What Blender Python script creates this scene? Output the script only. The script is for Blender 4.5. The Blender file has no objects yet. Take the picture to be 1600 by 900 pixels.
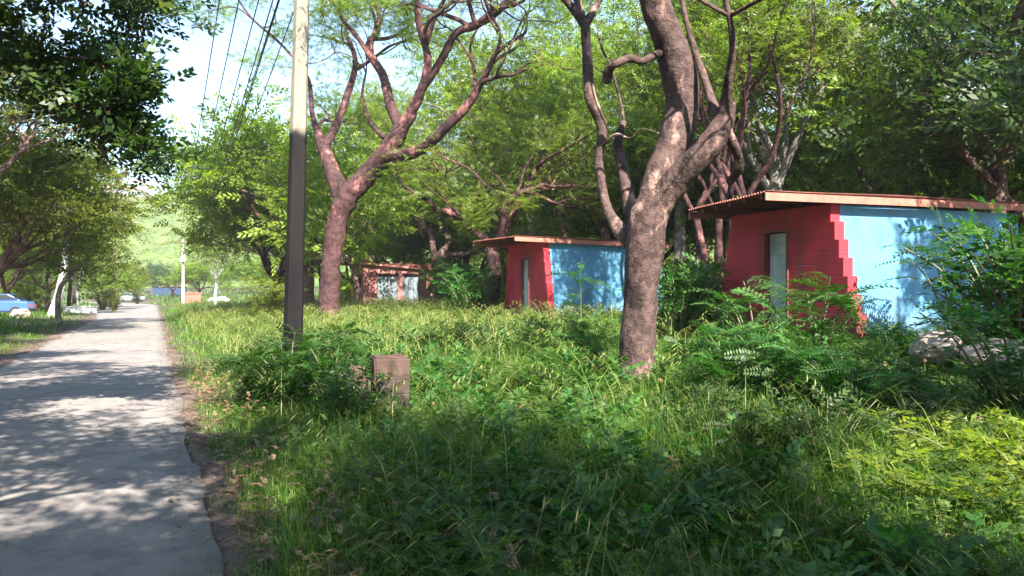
import bpy, bmesh, math, random
import numpy as np
from mathutils import Vector, noise as mnoise

# ------------------------------------------------------------------ camera, sky, sun, exposure
S = bpy.context.scene
COL = S.collection
EYE = 1.7
F = 28.0 / 36.0 * 1600.0
cam_d = bpy.data.cameras.new('camera'); cam_d.lens = 28; cam_d.sensor_width = 36
cam_d.clip_start = 0.05; cam_d.clip_end = 3000
cam = bpy.data.objects.new('camera', cam_d); COL.objects.link(cam)
cam.location = (0, 0, EYE); cam.rotation_euler = (math.radians(90.23), 0, 0)
S.camera = cam

SUN_EL = math.radians(43)
sx, sy = 0.40, -0.9165
SUNV = Vector((sx * math.cos(SUN_EL), sy * math.cos(SUN_EL), math.sin(SUN_EL)))
W = bpy.data.worlds.new('World'); S.world = W; W.use_nodes = True
wn = W.node_tree; wn.nodes.clear()
wo = wn.nodes.new('ShaderNodeOutputWorld'); wb = wn.nodes.new('ShaderNodeBackground')
sk = wn.nodes.new('ShaderNodeTexSky'); sk.sky_type = 'NISHITA'; sk.sun_disc = False
sk.sun_elevation = SUN_EL; sk.sun_rotation = math.atan2(sx, sy)
sk.altitude = 0; sk.air_density = 1.0; sk.dust_density = 0.25; sk.ozone_density = 2.0
wb.inputs['Strength'].default_value = 0.09
wn.links.new(sk.outputs[0], wb.inputs[0]); wn.links.new(wb.outputs[0], wo.inputs[0])
sd = bpy.data.lights.new('sun', 'SUN'); sd.energy = 5.0; sd.angle = math.radians(0.55); sd.color = (1.0, 0.94, 0.84)
sun = bpy.data.objects.new('sun', sd); COL.objects.link(sun)
sun.rotation_euler = SUNV.to_track_quat('Z', 'Y').to_euler()
S.view_settings.view_transform = 'Standard'; S.view_settings.look = 'None'
S.view_settings.gamma = 1; S.view_settings.use_curve_mapping = False
S.view_settings.exposure = 2.25
S.render.engine = 'CYCLES'
cy = S.cycles
cy.max_bounces = 7; cy.diffuse_bounces = 4; cy.glossy_bounces = 2; cy.transmission_bounces = 5
cy.transparent_max_bounces = 8; cy.caustics_reflective = False; cy.caustics_refractive = False
cy.sample_clamp_indirect = 6.0

# ------------------------------------------------------------------ basic helpers
def mk(name, V, Fc, mats, parent=None, smooth=False, mi=None):
    """mesh object from numpy verts and faces (array n x k or list)"""
    me = bpy.data.meshes.new(name)
    V = np.asarray(V, np.float32)
    if isinstance(Fc, np.ndarray):
        n, k = Fc.shape
        me.vertices.add(len(V)); me.vertices.foreach_set('co', V.ravel())
        me.loops.add(n * k); me.loops.foreach_set('vertex_index', Fc.ravel().astype(np.int32))
        me.polygons.add(n); me.polygons.foreach_set('loop_start', np.arange(0, n * k, k, dtype=np.int32))
        me.update(calc_edges=True)
    else:
        me.from_pydata([tuple(map(float, v)) for v in V], [], [list(map(int, f)) for f in Fc]); me.update()
    for m in (mats if isinstance(mats, (list, tuple)) else [mats]):
        me.materials.append(m)
    if mi is not None:
        me.polygons.foreach_set('material_index', np.asarray(mi, np.int32))
    if smooth:
        me.polygons.foreach_set('use_smooth', np.ones(len(me.polygons), bool))
    o = bpy.data.objects.new(name, me); COL.objects.link(o)
    if parent: o.parent = parent
    return o

def tag(o, label=None, cat=None, group=None, kind=None):
    if label: o['label'] = label
    if cat: o['category'] = cat
    if group: o['group'] = group
    if kind: o['kind'] = kind
    return o

def empty(name, loc, rz=0.0, label=None, cat=None, group=None):
    o = bpy.data.objects.new(name, None); COL.objects.link(o)
    o.empty_display_size = 0.3
    o.location = loc; o.rotation_euler = (0, 0, rz)
    return tag(o, label, cat, group)

class MB:
    def __init__(s): s.V = []; s.F = []; s.n = 0
    def add(s, V, Fc):
        V = np.asarray(V, float)
        s.V.append(V); s.F += [[i + s.n for i in f] for f in (Fc.tolist() if isinstance(Fc, np.ndarray) else Fc)]
        s.n += len(V)
    def box(s, x0, x1, y0, y1, z0, z1):
        V = [(x0, y0, z0), (x1, y0, z0), (x1, y1, z0), (x0, y1, z0), (x0, y0, z1), (x1, y0, z1), (x1, y1, z1), (x0, y1, z1)]
        s.add(V, [[0, 3, 2, 1], [4, 5, 6, 7], [0, 1, 5, 4], [1, 2, 6, 5], [2, 3, 7, 6], [3, 0, 4, 7]])
    def tube(s, pts, rad, k=8, rng=None, rough=0.0):
        V, Fc = tube(pts, rad, k, rng, rough); s.add(V, Fc)
    def prism(s, poly, a0, a1, axis='x'):
        """poly: list of (u, v); axis is the extrusion axis; (u,v) the other two in order"""
        def p(a, u, v):
            return {'x': (a, u, v), 'y': (u, a, v), 'z': (u, v, a)}[axis]
        n = len(poly)
        V = [p(a0, *q) for q in poly] + [p(a1, *q) for q in poly]
        Fc = [list(range(n))[::-1], [i + n for i in range(n)]] + [[i, (i + 1) % n, n + (i + 1) % n, n + i] for i in range(n)]
        s.add(V, Fc)
    def build(s, name, mat, parent=None, smooth=False, bevel=0.0):
        V = np.concatenate(s.V)
        o = mk(name, V, s.F, mat, parent, smooth)
        bm = bmesh.new(); bm.from_mesh(o.data)
        bmesh.ops.recalc_face_normals(bm, faces=bm.faces)
        bm.to_mesh(o.data); bm.free()
        if bevel:
            md = o.modifiers.new('bevel', 'BEVEL'); md.width = bevel; md.segments = 2; md.limit_method = 'ANGLE'; md.angle_limit = 0.6
        return o

def spline(pts, sub=4):
    P = np.asarray(pts, float)
    if len(P) < 3: sub = max(sub, 2)
    A = np.vstack([2 * P[0] - P[1], P, 2 * P[-1] - P[-2]])
    out = []
    for i in range(1, len(A) - 2):
        p0, p1, p2, p3 = A[i - 1], A[i], A[i + 1], A[i + 2]
        for t in np.linspace(0, 1, sub, endpoint=False):
            out.append(0.5 * (2 * p1 + (p2 - p0) * t + (2 * p0 - 5 * p1 + 4 * p2 - p3) * t * t + (3 * p1 - p0 - 3 * p2 + p3) * t ** 3))
    out.append(A[-2])
    return np.array(out)

def tube(pts, rad, k=8, rng=None, rough=0.0):
    P = np.asarray(pts, float); n = len(P)
    rad = np.broadcast_to(np.asarray(rad, float), (n,))
    T = np.gradient(P, axis=0); T /= np.linalg.norm(T, axis=1)[:, None] + 1e-9
    ref = np.array([1.0, 0, 0]) if abs(T[0, 0]) < 0.8 else np.array([0, 1.0, 0])
    U = np.cross(T, ref)
    U /= np.linalg.norm(U, axis=1)[:, None] + 1e-9
    # keep frames from flipping
    for i in range(1, n):
        u = U[i - 1] - T[i] * np.dot(U[i - 1], T[i]); U[i] = u / (np.linalg.norm(u) + 1e-9)
    B = np.cross(T, U)
    a = np.linspace(0, 2 * np.pi, k, endpoint=False)
    R = np.ones((n, k))
    if rng is not None and rough:
        ph = rng.uniform(0, 6.28, 4)
        z = np.arange(n)[:, None] * 0.55
        R += rough * (np.sin(2 * a[None] + ph[0] + z * 0.7) * 0.5 + np.sin(3 * a[None] + ph[1] - z) * 0.4) + rough * 0.35 * rng.standard_normal((n, k))
    V = P[:, None] + (U[:, None] * np.cos(a)[None, :, None] + B[:, None] * np.sin(a)[None, :, None]) * (rad[:, None] * R)[..., None]
    V = V.reshape(-1, 3)
    i = np.arange(n - 1)[:, None] * k; j = np.arange(k)[None]; j2 = (j + 1) % k
    Fc = np.stack([i + j, i + j2, i + k + j2, i + k + j], -1).reshape(-1, 4)
    V = np.vstack([V, P[0], P[-1]])
    c0, c1 = n * k, n * k + 1
    jj = np.arange(k)
    e = (n - 1) * k
    cap = np.concatenate([np.stack([np.full(k, c0), (jj + 1) % k, jj, jj], -1), np.stack([np.full(k, c1), e + jj, e + (jj + 1) % k, e + (jj + 1) % k], -1)])
    return V, [f for f in Fc.tolist()] + [[q[0], q[1], q[2]] for q in cap.tolist()]

def tile(TV, TF, M, L):
    """copies of a template: M (N,3,3), L (N,3) -> merged verts, faces"""
    N = len(L); v = len(TV)
    V = np.einsum('nij,vj->nvi', M, TV) + L[:, None]
    Fc = (TF[None] + (np.arange(N) * v)[:, None, None]).reshape(-1, TF.shape[1])
    return V.reshape(-1, 3).astype(np.float32), Fc

def merge(parts):
    n = 0; Vs = []; Fs = []
    for V, Fc in parts:
        Vs.append(V); Fs.append(Fc + n); n += len(V)
    return np.concatenate(Vs), np.concatenate(Fs)

def frames(D, rng, up=0.6, scale=None):
    """rotation matrices whose x axis is D and whose z axis leans up"""
    D = D / (np.linalg.norm(D, axis=1)[:, None] + 1e-9)
    N = rng.standard_normal(D.shape) * (1 - up) + np.array([0, 0, up])
    Y = np.cross(N, D); Y /= np.linalg.norm(Y, axis=1)[:, None] + 1e-9
    Z = np.cross(D, Y)
    M = np.stack([D, Y, Z], -1)
    if scale is not None: M = M * scale[:, None, None]
    return M

def rotz(a, s):
    c, n = np.cos(a), np.sin(a); z = np.zeros_like(a); o = np.ones_like(a)
    return np.stack([np.stack([c, -n, z], -1), np.stack([n, c, z], -1), np.stack([z, z, o], -1)], 1) * s[:, None, None]

def smooth01(a, b, x):
    t = np.clip((x - a) / (b - a), 0, 1); return t * t * (3 - 2 * t)

# road frame: s runs down the road, d is the distance to the right of the road's right edge
RD = np.array([-0.4103, 0.9119]); RN = np.array([0.9119, 0.4103]); R0 = np.array([-1.74, 4.75])
YAW = math.atan2(0.4103, 0.9119)
RW = 3.5
def road_sd(x, y):
    return (x - R0[0]) * RD[0] + (y - R0[1]) * RD[1], (x - R0[0]) * RN[0] + (y - R0[1]) * RN[1]
def bend(s):
    return np.where(s > 95, -((s - 95) ** 2) * 0.004, 0.0)      # far away the road turns left
def road_xy(s, d):
    s = np.asarray(s, float); d = np.asarray(d, float)
    return R0[0] + RD[0] * s + RN[0] * d, R0[1] + RD[1] * s + RN[1] * d
def width(s):
    return RW + 1.6 * smooth01(45, 80, s)
def wob(x, y):
    return 0.05 * np.sin(x * 0.9 + 1.3 * np.sin(y * 0.37)) * np.cos(y * 0.71 + 0.5) + 0.03 * np.sin(x * 2.3 + y * 1.9)
def ground(x, y):
    x = np.asarray(x, float); y = np.asarray(y, float)
    s, d = road_sd(x, y); d = d - bend(s)
    r = 0.42 * smooth01(0.3, 6.5, d) + 0.26 * smooth01(7.0, 10.5, d) + 0.035 * np.clip(d - 16, 0, 60)
    off = -d - width(s)
    l = 0.10 * smooth01(0.2, 4, off)
    w = wob(x, y) * (smooth01(0.1, 1.5, d) + smooth01(0.1, 1.5, off))
    return -0.035 + r + l + w
def G(px, Y, dz=0.0):
    x = (px - 800) / F * Y
    return np.array([x, Y, float(ground(x, Y)) + dz])
def P(px, py, Y):
    return np.array([(px - 800) / F * Y, Y, EYE + (455 - py) / F * Y])

# ------------------------------------------------------------------ materials
def newmat(name):
    m = bpy.data.materials.new(name); m.use_nodes = True
    t = m.node_tree; b = t.nodes['Principled BSDF']
    return m, t, b
def N(t, typ, **kw):
    n = t.nodes.new(typ)
    for k, v in kw.items():
        if hasattr(n, k): setattr(n, k, v)
        else: n.inputs[k].default_value = v
    return n
def ramp(t, fac, stops):
    r = t.nodes.new('ShaderNodeValToRGB'); el = r.color_ramp.elements
    while len(el) < len(stops): el.new(0.5)
    for e, (p, c) in zip(el, stops):
        e.position = p; e.color = (*c, 1)
    t.links.new(fac, r.inputs[0]); return r.outputs[0]
def mixc(t, fac, a, b, mode='MIX'):
    n = t.nodes.new('ShaderNodeMix'); n.data_type = 'RGBA'; n.blend_type = mode
    for s, v in ((n.inputs[0], fac), (n.inputs[6], a), (n.inputs[7], b)):
        if isinstance(v, (int, float)): s.default_value = v
        elif isinstance(v, tuple): s.default_value = (*v, 1)
        else: t.links.new(v, s)
    return n.outputs[2]
def noise(t, scale, detail=4, rough=0.55, coord='Object', sc=None):
    tc = t.nodes.new('ShaderNodeTexCoord'); n = N(t, 'ShaderNodeTexNoise')
    n.inputs['Scale'].default_value = scale; n.inputs['Detail'].default_value = detail; n.inputs['Roughness'].default_value = rough
    if sc:
        mp = t.nodes.new('ShaderNodeMapping'); mp.inputs['Scale'].default_value = sc
        t.links.new(tc.outputs[coord], mp.inputs[0]); t.links.new(mp.outputs[0], n.inputs[0])
    else: t.links.new(tc.outputs[coord], n.inputs[0])
    return n.outputs['Fac']
def bump(t, b, h, strength=0.5, dist=0.02):
    n = t.nodes.new('ShaderNodeBump'); n.inputs['Strength'].default_value = strength; n.inputs['Distance'].default_value = dist
    t.links.new(h, n.inputs['Height']); t.links.new(n.outputs[0], b.inputs['Normal'])

def leafmat(name, stops, trans=0.4, tcol=(0.30, 0.42, 0.05), spec=0.35, rough=0.45, objvar=0.25, patch=0.25, pscale=0.35):
    m, t, b = newmat(name)
    g = t.nodes.new('ShaderNodeNewGeometry'); oi = t.nodes.new('ShaderNodeObjectInfo')
    c = ramp(t, g.outputs['Random Per Island'], stops)
    ns = noise(t, pscale, 3, 0.5, 'Object')
    hs = t.nodes.new('ShaderNodeHueSaturation')
    ma = N(t, 'ShaderNodeMath', operation='MULTIPLY_ADD'); t.links.new(oi.outputs['Random'], ma.inputs[0]); ma.inputs[1].default_value = 2 * objvar; ma.inputs[2].default_value = 1 - objvar
    mb = N(t, 'ShaderNodeMath', operation='MULTIPLY_ADD'); t.links.new(ns, mb.inputs[0]); mb.inputs[1].default_value = 4 * patch; mb.inputs[2].default_value = 1 - 2 * patch
    mc = N(t, 'ShaderNodeMath', operation='MULTIPLY'); t.links.new(ma.outputs[0], mc.inputs[0]); t.links.new(mb.outputs[0], mc.inputs[1])
    t.links.new(mc.outputs[0], hs.inputs['Value'])
    mh = N(t, 'ShaderNodeMath', operation='MULTIPLY_ADD'); t.links.new(oi.outputs['Random'], mh.inputs[0]); mh.inputs[1].default_value = 0.03; mh.inputs[2].default_value = 0.485
    t.links.new(mh.outputs[0], hs.inputs['Hue'])
    t.links.new(c, hs.inputs['Color'])
    t.links.new(hs.outputs[0], b.inputs['Base Color'])
    b.inputs['Roughness'].default_value = rough; b.inputs['Specular IOR Level'].default_value = spec
    tr = t.nodes.new('ShaderNodeBsdfTranslucent')
    tc = mixc(t, 1.0, hs.outputs[0], tuple(x * 6 for x in tcol), 'MULTIPLY')
    t.links.new(tc, tr.inputs[0])
    mx = t.nodes.new('ShaderNodeMixShader'); mx.inputs[0].default_value = trans
    t.links.new(b.outputs[0], mx.inputs[1]); t.links.new(tr.outputs[0], mx.inputs[2])
    t.links.new(mx.outputs[0], t.nodes['Material Output'].inputs[0])
    return m

def barkmat(name, dark, mid, pale, scale=3.0, pale_amt=0.5, st=0.8):
    m, t, b = newmat(name)
    n1 = noise(t, scale, 6, 0.65, 'Object', (1, 1, 0.45)); n2 = noise(t, scale * 3.2, 5, 0.7)
    c = ramp(t, n1, [(0.36, dark), (0.45, mid), (0.50 + 0.12 * (1 - pale_amt), mid), (0.58 + 0.14 * (1 - pale_amt), pale)])
    c2 = mixc(t, 0.6, c, ramp(t, n2, [(0.40, (0.2, 0.17, 0.17)), (0.53, (1, 1, 1)), (0.7, (1.25, 1.2, 1.15))]), 'MULTIPLY')
    t.links.new(c2, b.inputs['Base Color']); b.inputs['Roughness'].default_value = 0.85; b.inputs['Specular IOR Level'].default_value = 0.2
    bump(t, b, n2, st, 0.06)
    return m

def paintmat(name, base, dirt=(0.16, 0.13, 0.10), amt=0.5, var=0.25, rough=0.75, streak=True):
    amt = min(1, amt * 1.35); var *= 1.3
    m, t, b = newmat(name)
    n1 = noise(t, 1.6, 5, 0.6); n2 = noise(t, 14, 4, 0.7)
    lo = tuple(x * (1 - var) for x in base); hi = tuple(min(1, x * (1 + var * 0.6)) for x in base)
    c = ramp(t, n1, [(0.35, lo), (0.65, hi)])
    if streak:
        n3 = noise(t, 2.0, 6, 0.7, 'Object', (1.1, 1.1, 0.35))
        c = mixc(t, ramp(t, n3, [(0.48, (0, 0, 0)), (0.68, (amt, amt, amt))]), c, dirt)
    # rising damp: real dirt near the foot of the wall
    tc = t.nodes.new('ShaderNodeTexCoord'); sp = t.nodes.new('ShaderNodeSeparateXYZ'); t.links.new(tc.outputs['Object'], sp.inputs[0])
    ad = N(t, 'ShaderNodeMath', operation='MULTIPLY_ADD'); t.links.new(n2, ad.inputs[0]); ad.inputs[1].default_value = -0.9; t.links.new(sp.outputs[2], ad.inputs[2])
    f = ramp(t, ad.outputs[0], [(0.0, (0.75, 0.75, 0.75)), (0.28, (0, 0, 0))])
    c = mixc(t, f, c, dirt)
    c = mixc(t, ramp(t, n2, [(0.66, (0, 0, 0)), (0.75, (0.6, 0.6, 0.6))]), c, dirt)
    t.links.new(c, b.inputs['Base Color']); b.inputs['Roughness'].default_value = rough
    # block courses showing faintly through the paint
    cb = t.nodes.new('ShaderNodeCombineXYZ'); s2 = N(t, 'ShaderNodeMath', operation='ADD'); t.links.new(sp.outputs[0], s2.inputs[0]); t.links.new(sp.outputs[1], s2.inputs[1])
    t.links.new(s2.outputs[0], cb.inputs[0]); t.links.new(sp.outputs[2], cb.inputs[1])
    bk = t.nodes.new('ShaderNodeTexBrick'); t.links.new(cb.outputs[0], bk.inputs['Vector']); bk.inputs['Scale'].default_value = 1.0
    bk.inputs['Brick Width'].default_value = 0.42; bk.inputs['Row Height'].default_value = 0.21; bk.inputs['Mortar Size'].default_value = 0.012; bk.inputs['Mortar Smooth'].default_value = 0.6
    c = mixc(t, ramp(t, bk.outputs['Fac'], [(0.2, (0, 0, 0)), (1.0, (0.28, 0.28, 0.28))]), c, dirt)
    t.links.new(c, b.inputs['Base Color'])
    hm = N(t, 'ShaderNodeMath', operation='SUBTRACT'); t.links.new(n2, hm.inputs[0]); t.links.new(bk.outputs['Fac'], hm.inputs[1])
    bump(t, b, hm.outputs[0], 0.4, 0.01)
    return m

def plain(name, c, rough=0.6, metal=0.0, var=0.15, scale=8):
    m, t, b = newmat(name)
    n1 = noise(t, scale, 5, 0.65)
    t.links.new(ramp(t, n1, [(0.3, tuple(x * (1 - var) for x in c)), (0.7, tuple(min(1, x * (1 + var)) for x in c))]), b.inputs['Base Color'])
    b.inputs['Roughness'].default_value = rough; b.inputs['Metallic'].default_value = metal
    bump(t, b, n1, 0.2, 0.005)
    return m

M = {}
M['leaf_lime'] = leafmat('leaf_lime', [(0.0, (0.095, 0.14, 0.014)), (0.5, (0.15, 0.20, 0.022)), (1.0, (0.22, 0.25, 0.035))], 0.5, (0.26, 0.30, 0.12))
M['leaf_mid'] = leafmat('leaf_mid', [(0.0, (0.07, 0.11, 0.016)), (0.5, (0.12, 0.17, 0.024)), (1.0, (0.19, 0.22, 0.038))], 0.5, (0.26, 0.30, 0.12))
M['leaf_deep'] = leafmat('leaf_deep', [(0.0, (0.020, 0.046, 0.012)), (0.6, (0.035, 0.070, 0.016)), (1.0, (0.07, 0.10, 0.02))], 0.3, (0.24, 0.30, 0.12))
M['leaf_olive'] = leafmat('leaf_olive', [(0.0, (0.06, 0.085, 0.014)), (0.5, (0.11, 0.14, 0.02)), (1.0, (0.17, 0.185, 0.035))], 0.45, (0.27, 0.28, 0.12))
M['leaf_weed'] = leafmat('leaf_weed', [(0.0, (0.035, 0.08, 0.018)), (0.5, (0.065, 0.125, 0.024)), (1.0, (0.13, 0.18, 0.04))], 0.4, (0.24, 0.32, 0.12), pscale=0.8)
M['leaf_bush'] = leafmat('leaf_bush', [(0.0, (0.02, 0.065, 0.014)), (0.6, (0.04, 0.10, 0.020)), (1.0, (0.08, 0.15, 0.03))], 0.35, (0.22, 0.32, 0.13), pscale=1.2)
M['grass'] = leafmat('grass_blade', [(0.0, (0.035, 0.09, 0.018)), (0.5, (0.08, 0.16, 0.024)), (0.85, (0.16, 0.23, 0.035)), (1.0, (0.24, 0.27, 0.07))], 0.4, (0.26, 0.30, 0.13), pscale=0.5, patch=0.3)
M['grass_dry'] = leafmat('grass_straw', [(0.0, (0.17, 0.26, 0.05)), (0.6, (0.25, 0.32, 0.08)), (1.0, (0.42, 0.40, 0.18))], 0.35, (0.24, 0.24, 0.16), pscale=0.4)
M['dead_leaf'] = leafmat('dead_leaf', [(0.0, (0.10, 0.055, 0.03)), (0.6, (0.22, 0.14, 0.08)), (1.0, (0.36, 0.27, 0.15))], 0.15, (0.2, 0.15, 0.1))
M['palm_leaf'] = leafmat('palm_leaf', [(0.0, (0.30, 0.20, 0.14)), (0.6, (0.42, 0.30, 0.20)), (1.0, (0.30, 0.30, 0.10))], 0.3, (0.2, 0.17, 0.12))
M['bark_pink'] = barkmat('bark_pink', (0.032, 0.022, 0.020), (0.095, 0.060, 0.054), (0.42, 0.26, 0.21), 2.2, 0.6, 1.0)
M['bark_rose'] = barkmat('bark_rose', (0.028, 0.017, 0.019), (0.078, 0.038, 0.038), (0.36, 0.15, 0.13), 1.8, 0.5, 1.0)
M['bark_brown'] = barkmat('bark_brown', (0.05, 0.032, 0.028), (0.15, 0.09, 0.075), (0.33, 0.22, 0.18), 3.2, 0.35)
M['bark_grey'] = barkmat('bark_grey', (0.10, 0.085, 0.075), (0.26, 0.23, 0.20), (0.48, 0.44, 0.39), 3.2, 0.5)
M['bark_white'] = barkmat('bark_white', (0.35, 0.32, 0.28), (0.62, 0.60, 0.54), (0.78, 0.76, 0.70), 2.6, 0.6, 0.4)
M['stem'] = plain('green_stem', (0.09, 0.10, 0.035), 0.7)

M['red'] = paintmat('red_paint', (0.43, 0.022, 0.038), (0.10, 0.03, 0.03), 0.5, 0.2)
M['blue'] = paintmat('blue_paint', (0.095, 0.29, 0.48), (0.10, 0.17, 0.22), 0.45, 0.14)
M['pink'] = paintmat('pink_paint', (0.32, 0.125, 0.11), (0.30, 0.17, 0.14), 0.55, 0.2)
M['turq'] = paintmat('turquoise_paint', (0.30, 0.62, 0.66), (0.30, 0.33, 0.28), 0.5, 0.2)
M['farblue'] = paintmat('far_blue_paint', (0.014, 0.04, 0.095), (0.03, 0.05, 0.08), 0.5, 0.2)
M['block'] = paintmat('block_plaster', (0.11, 0.055, 0.042), (0.04, 0.028, 0.022), 0.8, 0.35)
M['brick_red'] = paintmat('brick_red_paint', (0.62, 0.13, 0.09), (0.30, 0.10, 0.07), 0.4, 0.15)
M['door'] = paintmat('door_paint', (0.34, 0.40, 0.40), (0.14, 0.14, 0.12), 0.5, 0.15)
M['doorblue'] = paintmat('door_blue_paint', (0.15, 0.20, 0.235), (0.18, 0.18, 0.17), 0.4, 0.15)
M['roof'] = paintmat('roof_rust', (0.36, 0.12, 0.08), (0.18, 0.09, 0.06), 0.7, 0.3, 0.7)
M['fascia'] = plain('fascia_board', (0.34, 0.13, 0.09), 0.8, var=0.25)
M['wood'] = plain('rafter_wood', (0.16, 0.06, 0.05), 0.8)
M['dark'] = plain('dark_interior', (0.015, 0.012, 0.012), 0.9)
M['metal'] = plain('galvanised_metal', (0.45, 0.45, 0.46), 0.45, 0.8)
M['wire'] = plain('wire_black', (0.02, 0.02, 0.02), 0.6)
M['porcelain'] = plain('insulator_glaze', (0.35, 0.32, 0.30), 0.2)
M['stone'] = plain('rock_stone', (0.30, 0.24, 0.21), 0.9, var=0.4, scale=5)
M['white_stone'] = plain('whitewashed_concrete', (0.72, 0.70, 0.64), 0.8, var=0.12)
M['car_blue'] = plain('car_blue_paint', (0.05, 0.12, 0.38), 0.25, 0.1, 0.05)
M['car_pale'] = plain('car_pale_paint', (0.55, 0.68, 0.74), 0.3, 0.0, 0.05)
M['glass'] = plain('car_glass', (0.02, 0.025, 0.03), 0.06)
M['tyre'] = plain('tyre_rubber', (0.02, 0.02, 0.02), 0.85)
M['lamp_red'] = plain('tail_lamp', (0.45, 0.02, 0.02), 0.2)
M['lamp_white'] = plain('head_lamp', (0.7, 0.7, 0.68), 0.15)

def road_material():
    m, t, b = newmat('worn_concrete')
    a = noise(t, 0.35, 4, 0.6); c = noise(t, 2.6, 6, 0.65); f = noise(t, 60, 3, 0.7)
    col = ramp(t, a, [(0.3, (0.182, 0.160, 0.150)), (0.7, (0.236, 0.210, 0.196))])
    col = mixc(t, 1.0, col, ramp(t, c, [(0.33, (0.62, 0.60, 0.60)), (0.52, (1, 1, 1)), (0.75, (1.12, 1.10, 1.08))]), 'MULTIPLY')
    col = mixc(t, 1.0, col, ramp(t, f, [(0.3, (0.8, 0.8, 0.8)), (0.6, (1.08, 1.07, 1.06))]), 'MULTIPLY')
    # cracks
    tc = t.nodes.new('ShaderNodeTexCoord'); v = N(t, 'ShaderNodeTexVoronoi', feature='DISTANCE_TO_EDGE'); v.inputs['Scale'].default_value = 0.55
    nz = N(t, 'ShaderNodeTexNoise'); nz.inputs['Scale'].default_value = 1.7; nz.inputs['Detail'].default_value = 5
    va = N(t, 'ShaderNodeVectorMath', operation='ADD'); t.links.new(tc.outputs['Object'], va.inputs[0]); t.links.new(nz.outputs['Color'], va.inputs[1]); t.links.new(va.outputs[0], v.inputs['Vector']); t.links.new(tc.outputs['Object'], nz.inputs[0])
    cr = ramp(t, v.outputs['Distance'], [(0.0, (0.45, 0.42, 0.40)), (0.012, (1, 1, 1))])
    col = mixc(t, 0.55, col, mixc(t, 1.0, col, cr, 'MULTIPLY'))
    # oil and mud blotches
    bl = noise(t, 0.9, 3, 0.5, 'Object', (1, 1, 1))
    col = mixc(t, ramp(t, bl, [(0.60, (0, 0, 0)), (0.72, (0.45, 0.45, 0.45))]), col, (0.12, 0.10, 0.09))
    t.links.new(col, b.inputs['Base Color']); b.inputs['Roughness'].default_value = 0.82
    bump(t, b, c, 0.35, 0.02)
    return m
M['road'] = road_material()
def soil_material():
    m, t, b = newmat('soil_and_litter')
    a = noise(t, 0.5, 5, 0.6); c = noise(t, 9, 6, 0.7)
    col = ramp(t, a, [(0.35, (0.045, 0.036, 0.02)), (0.5, (0.08, 0.06, 0.04)), (0.7, (0.05, 0.065, 0.02))])
    col = mixc(t, 0.8, col, ramp(t, c, [(0.35, (0.4, 0.4, 0.4)), (0.6, (1.3, 1.2, 1.1))]), 'MULTIPLY')
    t.links.new(col, b.inputs['Base Color']); b.inputs['Roughness'].default_value = 0.95
    bump(t, b, c, 0.8, 0.05); return m
M['soil'] = soil_material()
def verge_material():
    m, t, b = newmat('bare_dirt')
    a = noise(t, 1.2, 5, 0.6); c = noise(t, 25, 5, 0.7)
    col = ramp(t, a, [(0.35, (0.085, 0.055, 0.045)), (0.7, (0.15, 0.105, 0.085))])
    col = mixc(t, 0.8, col, ramp(t, c, [(0.35, (0.5, 0.5, 0.5)), (0.65, (1.4, 1.3, 1.2))]), 'MULTIPLY')
    t.links.new(col, b.inputs['Base Color']); b.inputs['Roughness'].default_value = 0.95
    bump(t, b, c, 0.8, 0.03); return m
M['verge'] = verge_material()
def hill_material():
    m, t, b = newmat('hill_scrub')
    a = noise(t, 0.02, 5, 0.6); c = noise(t, 0.25, 6, 0.7)
    col = ramp(t, a, [(0.35, (0.07, 0.11, 0.025)), (0.65, (0.13, 0.17, 0.04))])
    col = mixc(t, 0.8, col, ramp(t, c, [(0.35, (0.5, 0.55, 0.5)), (0.6, (1.2, 1.2, 1.1))]), 'MULTIPLY')
    t.links.new(col, b.inputs['Base Color']); b.inputs['Roughness'].default_value = 0.95
    return m
M['hill'] = hill_material()

# ------------------------------------------------------------------ the setting: ground, dirt verge, road, hills
def graded(lo, hi, fine, growth=1.12, lim=25.0):
    """coordinates fine around 0, growing outward"""
    a = [0.0]; st = fine
    while a[-1] < hi: a.append(a[-1] + st); st = min(st * (growth if a[-1] > 22 else 1.0), lim)
    b = [0.0]; st = fine
    while b[-1] > lo: b.append(b[-1] - st); st = min(st * (growth if b[-1] < -14 else 1.0), lim)
    return np.array(b[:0:-1] + a)
def grid_faces(nx, ny):
    i = np.arange(nx - 1)[:, None] * ny; j = np.arange(ny - 1)[None]
    return np.stack([i + j, i + ny + j, i + ny + j + 1, i + j + 1], -1).reshape(-1, 4)
gs = graded(-80, 1500, 0.4); gd = graded(-900, 900, 0.4)
ss, dd = np.meshgrid(gs, gd, indexing='ij')
gx, gy = road_xy(ss.ravel(), dd.ravel())
V = np.stack([gx, gy, ground(gx, gy)], -1)
tag(mk('ground', V, grid_faces(len(gs), len(gd)), M['soil'], smooth=True), kind='structure')

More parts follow.
